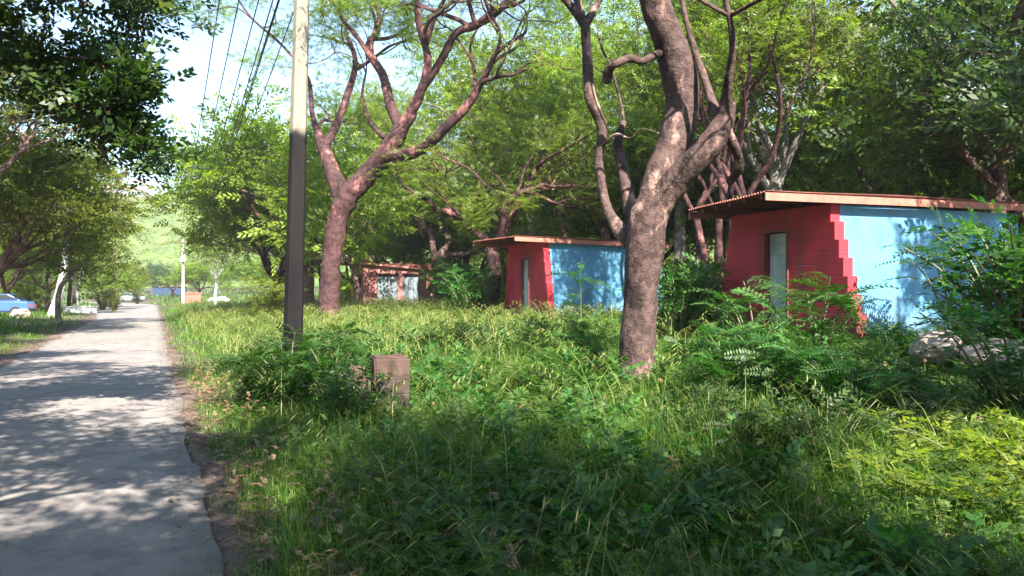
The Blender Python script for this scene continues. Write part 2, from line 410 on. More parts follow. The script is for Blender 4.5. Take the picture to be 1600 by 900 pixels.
rng = np.random.default_rng(5)
s_ = np.concatenate([np.arange(-40, 60, 0.25), np.arange(60, 260, 1.0)])
ds = np.linspace(0, 1, 12)
edgeR = 0.035 * np.sin(s_ * 0.9) + 0.02 * np.sin(s_ * 2.3 + 1) + 0.012 * rng.standard_normal(len(s_))
edgeL = 0.06 * np.sin(s_ * 1.1 + 2) + 0.05 * np.sin(s_ * 4.1) + 0.03 * rng.standard_normal(len(s_))
V = []
for t_ in ds:
    d = edgeR * (1 - t_) + (-(width(s_)) + edgeL) * t_ + bend(s_)
    x, y = road_xy(s_, d); z = np.full(len(s_), 0.0) + 0.02 * math.sin(math.pi * t_)
    V.append(np.stack([x, y, z], -1))
V.insert(0, V[0] - np.array([0, 0, 0.09])); V.append(V[-1] - np.array([0, 0, 0.09]))
V = np.stack(V, 1).reshape(-1, 3)
tag(mk('road', V, grid_faces(len(s_), 14), M['road'], smooth=True), kind='structure')
def strip(name, d0f, d1f, mat, dz, s):
    a = np.linspace(0, 1, 6); VV = []
    for t_ in a:
        d = d0f(s) * (1 - t_) + d1f(s) * t_ + bend(s)
        x, y = road_xy(s, d)
        VV.append(np.stack([x, y, ground(x, y) + dz * math.sin(math.pi * min(1, 0.08 + t_ * 0.85))], -1))
    tag(mk(name, np.stack(VV, 1).reshape(-1, 3), grid_faces(len(s), 6), mat, smooth=True), kind='structure')
s3 = np.arange(-20, 90, 0.3)
strip('dirt_verge', lambda s: 0 * s - 0.02, lambda s: 0.22 + 0.10 * np.sin(s * 0.8) + 0.06 * np.sin(s * 2.9), M['verge'], 0.035, s3)
strip('dirt_verge', lambda s: -width(s) + 0.02, lambda s: -width(s) - 0.4 - 0.15 * np.sin(s * 0.7) - 0.1 * np.sin(s * 2.3), M['verge'], 0.035, s3)

hx = np.linspace(-520, 420, 260); hy = np.linspace(170, 640, 130)
HX, HY = np.meshgrid(hx, hy, indexing='ij')
def hill_h(x, y):
    yy = smooth01(180, 330, y)
    base = 50 + 14 * smooth01(-150, -20, x) + 16 * np.exp(-((x + 330) / 110) ** 2) + 5 * np.sin(x * 0.017 + 1.0) + 3 * np.sin(x * 0.045 + y * 0.02)
    return yy * base - 6
def lump(x, y):
    return 1.6 * np.sin(x * 0.62 + 2 * np.sin(y * 0.19)) * np.sin(y * 0.55 + 1.7 * np.sin(x * 0.23)) + 1.1 * np.sin(x * 0.27 + y * 0.31)
HZ = hill_h(HX, HY) + lump(HX, HY)
tag(mk('hill', np.stack([HX, HY, HZ], -1).reshape(-1, 3), grid_faces(260, 130), M['hill'], smooth=True), kind='structure')

# the pale air over the valley
m_, t_, b_ = newmat('haze_air'); t_.nodes.remove(b_)
pv = t_.nodes.new('ShaderNodeVolumePrincipled'); pv.inputs['Density'].default_value = 0.0006; pv.inputs['Color'].default_value = (0.93, 0.96, 1.0, 1); pv.inputs['Anisotropy'].default_value = 0.3
t_.links.new(pv.outputs[0], t_.nodes['Material Output'].inputs['Volume'])
hb = MB(); hb.box(-1000, 1000, -900, 1700, -90, 84); tag(hb.build('haze', m_), kind='stuff')

# ------------------------------------------------------------------ leaf, frond and blade templates
def quadleaf(c, d, n, L, Wd, fold=0.12):
    d = np.array(d, float); d /= np.linalg.norm(d); n = np.array(n, float); n -= d * n.dot(d); n /= np.linalg.norm(n)
    s = np.cross(n, d); c = np.array(c, float)
    return [c, c + d * L * 0.45 + s * Wd / 2 + n * fold * Wd, c + d * L - n * fold * L * 0.3, c + d * L * 0.45 - s * Wd / 2 + n * fold * Wd]
def spray(seed, nl=9, L=1.0, leaf=0.30, wid=0.13, spread=0.8, wavy=0.1):
    r = np.random.default_rng(seed); V = []
    for i in range(nl):
        t = (i + 0.5) / nl; sd = 1 if i % 2 else -1
        c = (t * L, 0, wavy * math.sin(t * 3) - 0.15 * t * t)
        d = (0.55 + 0.6 * t, sd * spread * (1.15 - 0.7 * t), r.uniform(-0.35, 0.2))
        V += quadleaf(c, d, (r.uniform(-.3, .3), r.uniform(-.3, .3), 1), leaf * r.uniform(0.75, 1.2), wid * r.uniform(0.8, 1.2))
    V = np.array(V); return V, np.arange(len(V)).reshape(-1, 4)
def frond(seed, npair=9, droop=0.35, leaf=0.22, wid=0.075):
    """pinnate leaf, unit length along +x"""
    r = np.random.default_rng(seed); V = []
    for i in range(npair):
        t = 0.12 + 0.85 * (i + 0.5) / npair
        z = 0.25 * t - (droop + 0.25) * t * t
        l = leaf * math.sin(math.pi * (0.18 + 0.72 * t)) ** 0.6
        for sd in (1, -1):
            V += quadleaf((t, 0, z), (0.45, sd * 1.0, r.uniform(-0.3, 0.1)), (0, 0, 1), l * r.uniform(0.85, 1.1), wid)
    # rachis
    pts = [(t, 0, 0.25 * t - (droop + 0.25) * t * t) for t in (0, 0.33, 0.66, 1.0)]
    for a, b in zip(pts[:-1], pts[1:]):
        w = 0.007
        V += [(a[0], -w, a[2]), (b[0], -w, b[2]), (b[0], w, b[2]), (a[0], w, a[2])]
    V = np.array(V); return V, np.arange(len(V)).reshape(-1, 4)
def blade(seed, h=1.0, w=0.02, lean=0.35):
    r = np.random.default_rng(seed); seg = 4; V = []
    for i in range(seg + 1):
        t = i / seg; x = lean * t ** 2.2; z = h * (t - 0.18 * lean * t ** 3 * 2)
        ww = w * (1 - t ** 1.6) + 0.0015
        V += [(x, -ww / 2, z), (x, ww / 2, z)]
    Fc = [[2 * i, 2 * i + 1, 2 * i + 3, 2 * i + 2] for i in range(seg)]
    return np.array(V), np.array(Fc)
SPR = [spray(i, 9) for i in range(3)]
SPR_FINE = [spray(10 + i, 14, leaf=0.20, wid=0.08, spread=1.1) for i in range(3)]
SPR_BIG = [spray(20 + i, 7, leaf=0.42, wid=0.22, spread=0.9) for i in range(3)]
FR = [frond(i, 9 + i, 0.25 + 0.15 * i) for i in range(3)]

def leaves_at(tips, dirs, rng, per, size, sig, lib, up=0.45):
    """scatter sprays around the twig points"""
    parts = []
    T = np.repeat(tips, per, 0); D = np.repeat(dirs, per, 0)
    L = T + rng.standard_normal(T.shape) * sig * np.array([1, 1, 0.7])
    D = D * 0.6 + rng.standard_normal(D.shape) * 0.7 + (L - T) / (sig + 1e-6) * 0.3; D[:, 2] *= 0.55
    sc = size * rng.uniform(0.65, 1.3, len(L))
    Mx = frames(D, rng, up, sc)
    k = rng.integers(0, len(lib), len(L))
    for i, (TV, TF) in enumerate(lib):
        m = k == i
        if m.any(): parts.append(tile(TV, TF, Mx[m], L[m]))
    return merge(parts)

# ------------------------------------------------------------------ branching
class Wood:
    def __init__(s, seed): s.rng = np.random.default_rng(seed); s.mb = MB(); s.tips = []; s.dirs = []
    def limb(s, pts, rads, k=10, rough=0.09, sub=4):
        P_ = spline(pts, sub)
        R_ = np.interp(np.linspace(0, 1, len(P_)), np.linspace(0, 1, len(rads)), rads)
        if k >= 14:      # heavy limbs: ridged, knotty surface
            P_ = spline(pts, 9); R_ = np.interp(np.linspace(0, 1, len(P_)), np.linspace(0, 1, len(rads)), rads)
            Vt, Ft = tube(P_, R_, 24, s.rng, 0.0); nn = len(P_)
            c = np.vstack([np.repeat(P_, 24, 0), P_[0], P_[-1]]); o = Vt - c
            for i in range(nn * 24):
                q = Vector(Vt[i]); a_ = mnoise.noise(q * 2.6) * 0.16 + mnoise.noise(Vector((q.x * 11, q.y * 11, q.z * 3.5))) * 0.10 + mnoise.noise(q * 24) * 0.035
                Vt[i] = c[i] + o[i] * (1 + a_)
            s.mb.add(Vt, Ft); return P_, R_
        s.mb.tube(P_, R_, k, s.rng, rough); return P_, R_
    def grow(s, start, d, length, r0, level, p):
        r = s.rng; n = 6 if level < p['levels'] else 4
        d = np.array(d, float); d /= np.linalg.norm(d); pts = [np.array(start, float)]; st = length / n
        for i in range(n):
            d = d + r.standard_normal(3) * p['crook'] + np.array([0, 0, p['up'] * (0.4 if level else 0.2)])
            d /= np.linalg.norm(d); pts.append(pts[-1] + d * st)
        pts = np.array(pts); r1 = r0 * (0.55 if level < p['levels'] else 0.3)
        rad = np.linspace(r0, r1, len(pts))
        sides = (10, 7, 5, 4, 3)[min(level, 4)]
        s.mb.tube(spline(pts, 2) if level < 2 else pts, np.interp(np.linspace(0, 1, len(spline(pts, 2)) if level < 2 else len(pts)), np.linspace(0, 1, len(pts)), rad), sides, r, 0.07 if level < 2 else 0)
        if level >= p['levels']:
            for i in range(1, len(pts)):
                s.tips.append(pts[i]); s.dirs.append(d)
            return
        nc = p['kids'][min(level, len(p['kids']) - 1)]
        for c in range(nc):
            f = 1.0 if c == 0 else r.uniform(p['from'], 1.0)
            i = f * n; a = int(min(n - 1, i)); q = pts[a] + (pts[a + 1] - pts[a]) * (i - a)
            td = pts[a + 1] - pts[a]; td /= np.linalg.norm(td)
            side = np.cross(td, r.standard_normal(3)); side /= np.linalg.norm(side) + 1e-9
            ang = r.uniform(*p['ang']) * (0.6 if c == 0 else 1.0)
            nd = td * math.cos(ang) + side * math.sin(ang)
            if nd[2] < -0.15: nd[2] *= -0.3
            rr = r0 * (1 - 0.45 * f) * (0.8 if c == 0 else r.uniform(0.5, 0.75))
            s.grow(q, nd, length * p['ratio'] * r.uniform(0.75, 1.2), rr, level + 1, p)

PAR = dict(levels=3, crook=0.16, up=0.16, kids=(4, 4, 4), ang=(0.45, 1.0), ratio=0.68)
PAR['from'] = 0.35
def make_proto(seed, kind):
    """a tree at the origin: returns trunk mesh data, crown mesh data"""
    w = Wood(seed); r = w.rng; p = dict(PAR)
    if kind == 'gnarly':      # forks low, twisted limbs, open crown
        p.update(crook=0.24, up=0.14, kids=(4, 4, 4)); H = 2.2
        base = [(0, 0, -0.4), (0.05, 0, 0.4), (0.15, 0.05, 1.2), (0.1, 0.1, H)]
        w.limb(base, [0.30, 0.23, 0.2, 0.22], 12, 0.1)
        for a in range(4):
            an = a * 1.6 + r.uniform(-.4, .4)
            w.grow((0.1, 0.1, H - 0.15), (math.cos(an) * 0.8, math.sin(an) * 0.8, 1.0), 3.0, 0.14, 1, p)
        per, size, sig, lib = 9, 0.42, 0.30, SPR_FINE
    elif kind == 'tall':      # straight trunk, high crown
        p.update(crook=0.12, up=0.2); H = 4.2
        w.limb([(0, 0, -0.4), (0.05, 0.02, 1.4), (-0.05, 0.1, 3), (0.1, 0.05, H)], [0.24, 0.19, 0.17, 0.16], 10, 0.07)
        for a in range(5):
            an = a * 1.3 + r.uniform(-.4, .4)
            w.grow((0.1, 0.05, H - 0.3 - 0.35 * (a % 3)), (math.cos(an) * 0.6, math.sin(an) * 0.6, 1.0), 3.2, 0.11, 1, p)
        per, size, sig, lib = 9, 0.42, 0.32, SPR
    elif kind == 'dense':     # leafy nearly to the ground
        p.update(crook=0.15, up=0.1, kids=(4, 4, 4)); H = 1.6
        w.limb([(0, 0, -0.4), (0.03, 0, 0.8), (0.0, 0.05, H)], [0.24, 0.18, 0.15], 9, 0.07)
        for a in range(6):
            an = a * 1.05 + r.uniform(-.4, .4)
            w.grow((0, 0.05, H - 0.1 * a), (math.cos(an), math.sin(an), 0.35 + 0.22 * a), 2.7, 0.09, 1, p)
        per, size, sig, lib = 9, 0.46, 0.36, SPR
    elif kind == 'slender':   # thin trunks with light feathery crown
        p.update(crook=0.14, up=0.28, kids=(3, 3, 4), ang=(0.3, 0.8)); H = 3.0
        for q in range(2):
            dx = r.uniform(-.4, .4); dy = r.uniform(-.3, .3)
            w.limb([(dx * .3, dy * .3, -0.4), (dx, dy, 1.4), (dx * 2, dy * 2, H)], [0.13, 0.10, 0.09], 8, 0.06)
            for a in range(3):
                an = r.uniform(0, 6.28)
                w.grow((dx * 2, dy * 2, H - 0.1), (math.cos(an) * 0.5, math.sin(an) * 0.5, 1.0), 2.9, 0.07, 1, p)
        per, size, sig, lib = 9, 0.40, 0.30, SPR_FINE
    elif kind == 'canopy':    # clear trunk carrying a flat shade crown
        p.update(crook=0.16, up=0.0, kids=(4, 4, 4), levels=3, ratio=0.66); H = 5.6
        w.limb([(0, 0, -0.4), (0.1, 0.02, 1.8), (-0.05, 0.1, 3.9), (0.1, 0.05, H)], [0.26, 0.21, 0.18, 0.17], 10, 0.07)
        for a in range(7):
            an = a * 0.9 + r.uniform(-.2, .2)
            w.grow((0.1, 0.05, H - 0.1), (math.cos(an) * 0.8, math.sin(an) * 0.8, 0.75 if a % 2 else 0.5), 3.0, 0.10, 1, p)
        keep = [i for i, q in enumerate(w.tips) if q[2] > 5.3]
        w.tips = [w.tips[i] for i in keep]; w.dirs = [w.dirs[i] for i in keep]
        per, size, sig, lib = 12, 0.5, 0.38, SPR
    tips = np.array(w.tips); dirs = np.array(w.dirs)
    LV, LF = leaves_at(tips, dirs, r, per, size, sig, lib)
    return w, LV, LF

# openings cut into the crowns so sun lights chosen spots on verge, road, wall
GAPS = [((2.6, 4.8, 0.4), 0.8), ((3.4, 5.4, 0.5), 0.9), ((2.9, 5.9, 0.5), 0.5), ((-0.6, 12, 0.5), 1.3), ((-1.2, 15.2, 0.5), 1.7), ((-0.2, 9.9, 0.4), 0.8), ((-1.6, 20, 0.5), 2.2),
        ((-3.5, 26, 0.5), 2.5), ((-6.4, 12.3, 0), 0.7), ((6.4, 14.0, 1.7), 0.8), ((1.6, 10, 0.9), 0.35), ((7.6, 14.6, 1.0), 0.5), ((3.2, 10.0, 0.6), 0.5), ((-6.8, 34, 0.5), 3.0)]
def open_gaps(LV, LF, k, world):
    """drop the sprays (k leaves of 4 corners each) whose centre stands in one of the openings"""
    C_ = LV.reshape(-1, 4 * k, 3); c = world(C_.mean(1)); keep = np.ones(len(c), bool); sv = np.array(SUNV)
    for p, rad in GAPS:
        dv = c - np.array(p); al = dv @ sv; dist = np.linalg.norm(dv - al[:, None] * sv, axis=1)
        keep &= ~((dist < rad + 0.12 * np.sin(c[:, 0] * 5) * rad) & (al > 3.0))
    V = C_[keep].reshape(-1, 3); return V, np.arange(len(V)).reshape(-1, 4)
PROT = {}
def proto(kind, seed):
    key = (kind, seed)
    if key not in PROT:
        w, LV, LF = make_proto(seed, kind)
        H = LV[:, 2].max()
        PROT[key] = dict(w=w, LV=LV, LF=LF, H=H, mesh={})
    return PROT[key]
CROWN_USED = {}
def tree(kind, seed, loc, height, rz, bark, leaf, label, cat='tree', group=None, name='tree', wide=1.0):
    p = proto(kind, seed)
    t = empty(name, tuple(loc), rz, label, cat, group)
    s = height / p['H']; t.scale = (s * wide, s * wide, s)
    kt = ('t', bark); kc = ('c', leaf)
    if kt in p['mesh']:
        a = p['mesh'][kt].copy(); COL.objects.link(a); a.parent = t
    else:
        a = p['w'].mb.build('trunk', M[bark], t, smooth=True); p['mesh'][kt] = a
    if kind == 'canopy':
        ca, sa = math.cos(rz), math.sin(rz); sw = s * wide
        wf = lambda c: np.stack([(c[:, 0] * ca - c[:, 1] * sa) * sw + loc[0], (c[:, 0] * sa + c[:, 1] * ca) * sw + loc[1], c[:, 2] * s + loc[2]], -1)
        V, Fc = open_gaps(p['LV'], p['LF'], 9, wf); mk('crown', V, Fc, M[leaf], t)
    elif kc in p['mesh']:
        c = p['mesh'][kc].copy(); COL.objects.link(c); c.parent = t
    else:
        c = mk('crown', p['LV'], p['LF'], M[leaf], t); p['mesh'][kc] = c
    return t

# ------------------------------------------------------------------ hero tree A: rosy forked tree beyond the pole
def hero(name, label, Y, limbs, bark, leaf, seed, par, per, size, sig, lib, extra=()):
    base = P(limbs[0][0][0][0], limbs[0][0][0][1], Y); bx, by = base[0], base[1]; bz = float(ground(bx, by))
    t = empty(name, (bx, by, bz), 0, label, 'tree')
    o = np.array([bx, by, bz]); w = Wood(seed)
    for pix, gens in limbs:
        # pix: (px, py, dY, halfwidth_px)
        pts = [P(a[0], a[1], Y + a[2]) - o for a in pix]
        rr = [a[3] / F * (Y + a[2]) for a in pix]
        P_, R_ = w.limb(pts, rr, 14, 0.10, 5)
        for g in range(gens):
            i = int(len(P_) * w.rng.uniform(0.45, 1.0)) if g else len(P_) - 1
            i = min(i, len(P_) - 1)
            td = P_[i] - P_[max(0, i - 2)]; td /= np.linalg.norm(td)
            q = w.rng.standard_normal(3); q[2] = abs(q[2]) * 0.7
            w.grow(P_[i], td + (0.35 if g == 0 else 0.9) * q, par['len'] * w.rng.uniform(0.7, 1.2), min(R_[i] * 0.7, 0.09), 1, par)
    tips = np.array(w.tips); dirs = np.array(w.dirs)
    LV, LF = leaves_at(tips, dirs, w.rng, per, size, sig, lib)
    LV, LF = open_gaps(LV, LF, 14, lambda c: c + o)
    w.mb.build('trunk', M[bark], t, smooth=True); mk('crown', LV, LF, M[leaf], t)
    return t
parA = dict(PAR); parA.update(levels=3, crook=0.26, up=0.05, kids=(3, 3, 3), len=2.6)
hero('tree', 'rosy barked tree with low twisted fork and wide open branches, beyond the dark pole', 30, [
    ([(513, 540, 0, 19), (514, 470, 0, 16), (518, 410, 0, 14.5), (527, 345, 0, 15), (539, 312, 0, 18), (552, 292, 0, 18)], 0),
    ([(548, 300, 0, 17), (575, 272, 0, 16), (603, 240, -0.4, 15), (622, 208, -0.6, 13), (640, 180, -0.8, 10), (655, 150, -1, 8)], 0),
    ([(640, 180, -0.8, 9), (662, 130, -1.4, 7), (668, 90, -1.8, 6), (655, 40, -2.2, 5), (648, -20, -2.6, 4)], 3),
    ([(655, 145, -1, 7), (690, 92, -1.5, 6), (712, 52, -2, 6), (752, 34, -2.4, 7), (800, -2, -3, 6), (850, -40, -3, 4)], 4),
    ([(625, 200, -.6, 9), (610, 165, 0, 8), (598, 118, .5, 7), (575, 75, 1, 6), (592, 40, 1.3, 4), (585, -20, 1.5, 3)], 4),
    ([(598, 118, .5, 5), (560, 60, 0.7, 3.4), (535, 30, .9, 3), (515, -10, 1, 2)], 3),
    ([(600, 247, -.4, 11), (640, 240, -1, 10), (668, 225, -1.5, 9), (700, 195, -2, 8), (732, 162, -2.4, 7), (762, 110, -2.9, 4.5), (778, 80, -3, 3.5), (822, 50, -3.3, 2.2)], 5),
    ([(735, 162, -2.4, 4), (742, 120, -2, 3), (735, 70, -1.6, 2), (760, 20, -1.3, 1.6)], 2),
    ([(535, 310, 0, 14), (520, 270, 0.6, 12), (508, 238, 1, 10), (498, 212, 1.5, 8)], 1),
    ([(505, 235, 1, 8), (527, 190, 1.6, 5.5), (545, 140, 2, 5), (555, 95, 2.2, 4), (540, 50, 2.4, 3)], 3),
    ([(500, 215, 1.5, 7), (488, 180, 2, 4), (480, 120, 2.4, 3), (440, 70, 2.6, 2), (395, 30, 2.8, 1.6), (365, -10, 3, 1.2)], 4),
    ([(600, 215, 0, 4), (578, 190, .6, 3), (566, 150, 1, 2.2), (572, 110, 1.2, 1.5)], 3),
    ([(668, 228, -1.5, 4), (690, 245, -2, 2), (730, 262, -2.4, 1.6), (760, 290, -2.8, 1.2)], 2),
], 'bark_rose', 'leaf_lime', 11, parA, 9, 0.42, 0.26, SPR_FINE)

parB = dict(PAR); parB.update(levels=3, crook=0.2, up=0.1, kids=(3, 3, 3), len=2.0)
hero('tree', 'thick pinkish mottled trunk in front of the two huts, forking into heavy limbs', 10.2, [
    ([(990, 660, 0, 44), (993, 610, 0, 33), (996, 555, 0, 27), (1002, 450, 0, 27), (1008, 385, 0, 30), (1016, 335, 0, 30), (1026, 300, 0, 27)], 0),
    ([(1012, 360, 0, 26), (1028, 280, 0.1, 25), (1055, 215, 0.2, 25), (1066, 150, 0.2, 26), (1052, 85, 0.1, 26), (1034, 30, 0, 24), (1018, -20, -.1, 22), (1000, -110, -.4, 19), (1015, -220, -.8, 15)], 5),
    ([(1018, 340, 0, 22), (1045, 298, -.1, 22), (1082, 255, -.3, 20), (1112, 222, -.4, 20), (1132, 188, -.4, 16), (1140, 160, -.4, 10)], 0),
    ([(1125, 205, -.4, 12), (1110, 150, -.2, 7), (1090, 90, 0, 5), (1070, 20, .2, 4), (1060, -60, .4, 3)], 3),
    ([(1132, 190, -.4, 12), (1138, 130, -.6, 7), (1145, 60, -.8, 5.5), (1130, -20, -.9, 4)], 3),
    ([(1130, 195, -.4, 11), (1150, 235, -.2, 7), (1155, 262, 0, 8), (1140, 285, .2, 6)], 0),
    ([(1058, 85, 0.1, 9), (1028, 84, 0, 7), (1005, 95, -.1, 6), (985, 91, -.1, 6.5), (965, 98, -.2, 7), (952, 108, -.1, 7.5), (948, 128, 0, 8)], 0),
    ([(992, 385, .2, 14), (962, 350, .5, 10), (946, 315, .7, 7.5), (936, 255, .8, 7), (941, 200, .8, 8), (922, 150, .8, 9.5), (917, 80, .8, 7.5), (914, 38, .8, 8)], 1),
    ([(914, 40, .8, 8), (895, 12, .8, 6), (868, -15, .8, 5)], 2),
    ([(914, 40, .8, 7), (930, 12, .8, 5), (948, -20, .8, 4)], 2),
    ([(996, 375, .5, 12), (984, 320, 0.9, 11), (973, 262, 1.1, 9), (965, 225, 1.2, 8), (975, 190, 1.3, 4)], 1),
    ([(938, 232, .8, 2.4), (962, 210, .5, 2), (985, 216, .2, 1.6), (1003, 202, 0, 1.3), (1030, 208, -.3, 1)], 0),
], 'bark_pink', 'leaf_mid', 23, parB, 3, 0.30, 0.28, SPR_FINE)

# ------------------------------------------------------------------ huts
def corr_roof(name, x0a, x0b, x1, y0, y1, z, rise, mat, parent):
    """corrugated sheet; front edge skewed from x0a (near) to x0b (far); waves run front to back"""
    ny = int((y1 - y0) / 0.018); ys = np.linspace(y0, y1, ny); us = np.linspace(0, 1, 10)
    Y_, U_ = np.meshgrid(ys, us, indexing='ij')
    X0 = x0a + (x0b - x0a) * (Y_ - y0) / (y1 - y0)
    X = X0 + (x1 - X0) * U_
    Z = z + rise * (X - x0a) / (x1 - x0a) + 0.018 * np.sin(Y_ / 0.105 * 2 * np.pi) + 0.012 * np.sin(X * 1.3 + Y_)
    top = np.stack([X, Y_, Z + 0.006], -1).reshape(-1, 3); bot = np.stack([X, Y_, Z], -1).reshape(-1, 3)
    f = grid_faces(ny, 10); n = len(top)
    V = np.vstack([top, bot]); Fs = [f, f[:, ::-1] + n]
    e = []
    for i in range(ny - 1):
        e += [[i * 10, (i + 1) * 10, (i + 1) * 10 + n, i * 10 + n], [i * 10 + 9, i * 10 + 9 + n, (i + 1) * 10 + 9 + n, (i + 1) * 10 + 9]]
    for j in range(9):
        b = (ny - 1) * 10
        e += [[j, j + n, j + 1 + n, j + 1], [b + j, b + j + 1, b + j + 1 + n, b + j + n]]
    Fs.append(np.array(e))
    return mk(name, V, np.concatenate(Fs), mat, parent, smooth=True)

def hut(px, Y, floor, label, Wf, D, H, over, rise, front, side, flare=0.65, courses=8, door=(1.05, 1.62, 2.1), style='step', near_over=0.2):
    x, y = (px - 800) / F * Y, Y
    t = empty('hut', (x, y, floor), YAW, label, 'hut', 'small flat-roofed huts in a row along the road')
    # facade outline (y, z) with stepped ends and a doorway notch
    zb = -0.6; ch = H / courses
    near = []; far = []
    for i in range(courses):
        e = flare * (1 - i / (courses - 1)) ** 1.0
        z0 = zb if i == 0 else i * ch; z1 = (i + 1) * ch
        near += [(-e, z0), (-e, z1)]
        far += [(Wf + e * 0.8, z0), (Wf + e * 0.8, z1)]
    poly = near + far[::-1]
    d0, d1, dh = door
    poly = poly + [(d1, zb), (d1, dh), (d0, dh), (d0, zb)]
    mb = MB(); mb.prism(poly, -0.10, 0.12, 'x'); mb.build('facade', M[front], t, bevel=0.012)
    # the other walls
    def wall(name, x0, x1, y0, y1, mat): m = MB(); m.box(x0, x1, y0, y1, zb, H); return m.build(name, M[mat], t)
    if style == 'step':
        wall('side_wall', 0.123, D, 0.02, 0.2, side)
    else:
        m = MB(); w0, w1, w2, w3, wt, hb = 0.75, 2.0, 2.35, 3.35, 2.0, 0.35
        for a, b, z0, z1 in ((0.123, w0, zb, H), (w0, w3, wt, H), (w1, w2, zb, wt), (w3, 4.0, zb, H), (4.2, D, zb, H), (4.0, 4.2, zb, 0.3), (4.0, 4.2, 0.75, H)):
            m.box(a, b, 0.02, 0.2, z0, z1)
        m.build('side_wall', M[side], t)
        for a, b in ((w0, w1), (w2, w3)):
            q = MB(); q.box(a + 0.04, b - 0.04, 0.09, 0.14, zb + 0.3, wt - 0.06)
            dd_ = q.build('door', M['doorblue'], t)
            fr = MB(); fr.box(a, b, 0.06, 0.16, wt - 0.055, wt - 0.002); fr.box(a, a + 0.035, 0.06, 0.16, zb + 0.3, wt - 0.06); fr.box(b - 0.035, b, 0.06, 0.16, zb + 0.3, wt - 0.06)
            for k_ in range(1, 3): fr.box(a + (b - a) * k_ / 3 - 0.012, a + (b - a) * k_ / 3 + 0.012, 0.075, 0.088, zb + 0.3, wt - 0.06)
            fr.build('door_frame', M['wood'], dd_)
            li = MB(); li.box(a - 0.08, b + 0.08, -0.035, 0.018, wt + 0.01, wt + 0.10); li.build('lintel', M['dark'], t)
        q = MB(); q.box(0.3, D - 0.3, 1.2, 1.24, zb, H - 0.05); q.build('inner_wall', M['dark'], t)
    wall('far_wall', 0.123, D, Wf - 0.2, Wf - 0.02, side)
    wall('back_wall', D + 0.002, D + 0.18, 0.02, Wf - 0.02, side)
    # door leaf with boards and handle
    if style == 'step':
        q = MB(); q.box(-0.02, 0.02, d0 + 0.015, d1 - 0.05, -0.55, dh - 0.02)
        dr = q.build('door', M['door'], t)
        fr = MB(); ow = 0.05
        fr.prism([(d0 - ow, -0.5), (d0 - ow, dh + ow), (d1 + ow, dh + ow), (d1 + ow, -0.5), (d1 + 0.003, -0.5), (d1 + 0.003, dh + 0.003), (d0 - 0.003, dh + 0.003), (d0 - 0.003, -0.5)], -0.125, -0.102, 'x'); fr.build('door_frame', M['wood'], t)
        for za, zc in ((0.02, 0.14), (1.0, 1.1), (dh - 0.16, dh - 0.05)):
            q = MB(); q.box(-0.03, -0.021, d0 + 0.03, d1 - 0.07, za, zc); q.build('rail', M['door'], dr)
        q = MB(); q.tube([(-0.03, d1 - 0.12, 0.95), (-0.075, d1 - 0.12, 0.97), (-0.075, d1 - 0.12, 1.08), (-0.03, d1 - 0.12, 1.10)], 0.009, 6); q.build('handle', M['metal'], dr)
    # roof: corrugated sheet, fascia, rafters
    oa, ob = over; zf = H + 0.03
    rf = corr_roof('roof', -oa, -ob, D + 0.35, -near_over, Wf + 0.5, zf + 0.075, rise, M['roof'], t)
    fa = MB()
    def zat(xx): return zf + 0.075 + rise * (xx + oa) / (D + 0.35 + oa)
    for yy in (-near_over + 0.015, Wf + 0.46):
        fa = MB()
        xa = -oa if yy < 0 else -ob
        fa.prism([(xa, zat(xa) - 0.15), (D + 0.35, zat(D + 0.35) - 0.15), (D + 0.35, zat(D + 0.35) - 0.022), (xa, zat(xa) - 0.022)], yy, yy + 0.025, 'y')
        fa.build('fascia', M['fascia'], rf)
    for k in range(5):
        ra = MB()
        yy = 0.08 + (Wf - 0.2) * k / 4; f = (yy + near_over) / (Wf + 0.5 + near_over); xa = -(oa + (ob - oa) * f) + 0.08
        ra.prism([(xa, zat(xa) - 0.10), (-0.105, zat(-0.105) - 0.10), (-0.105, zat(-0.105) - 0.022), (xa, zat(xa) - 0.022)], yy, yy + 0.05, 'y')
        ra.build('rafter', M['wood'], rf)
    return t
hut(1305, 13.75, 0.70, 'large red hut with broad blue side wall and stepped red edge, nearest the camera', 2.6, 4.7, 2.52, (1.7, 0.78), 0.10, 'red', 'blue')
hut(853, 24.9, 0.64, 'small red fronted hut with a blue side wall, just left of the thick pinkish trunk', 2.7, 4.2, 2.64, (1.15, 1.2), -0.10, 'red', 'blue', flare=0.45)
h3 = hut(570, 47, 0.66, 'farthest faded pink hut with two grey blue doors in its side', 2.6, 4.25, 2.7, (0.75, 0.75), -0.38, 'pink', 'pink', flare=0.12, courses=9, door=(0.5, 1.6, 2.0), style='plain')
# leaning log at the pink hut
mb = MB(); a = P(550, 416, 44.5); b = P(566, 500, 43.8)
w = Wood(4); w.limb([a + [-.2, 0, .5], a, (a + b) / 2 + [0.05, 0, 0.1], b], [0.12, 0.16, 0.2, 0.2], 10, 0.12)
o = w.mb.build('leaning_log', M['bark_pink'], smooth=True); tag(o, 'bare forked log leaning on the corner of the far pink hut', 'log')
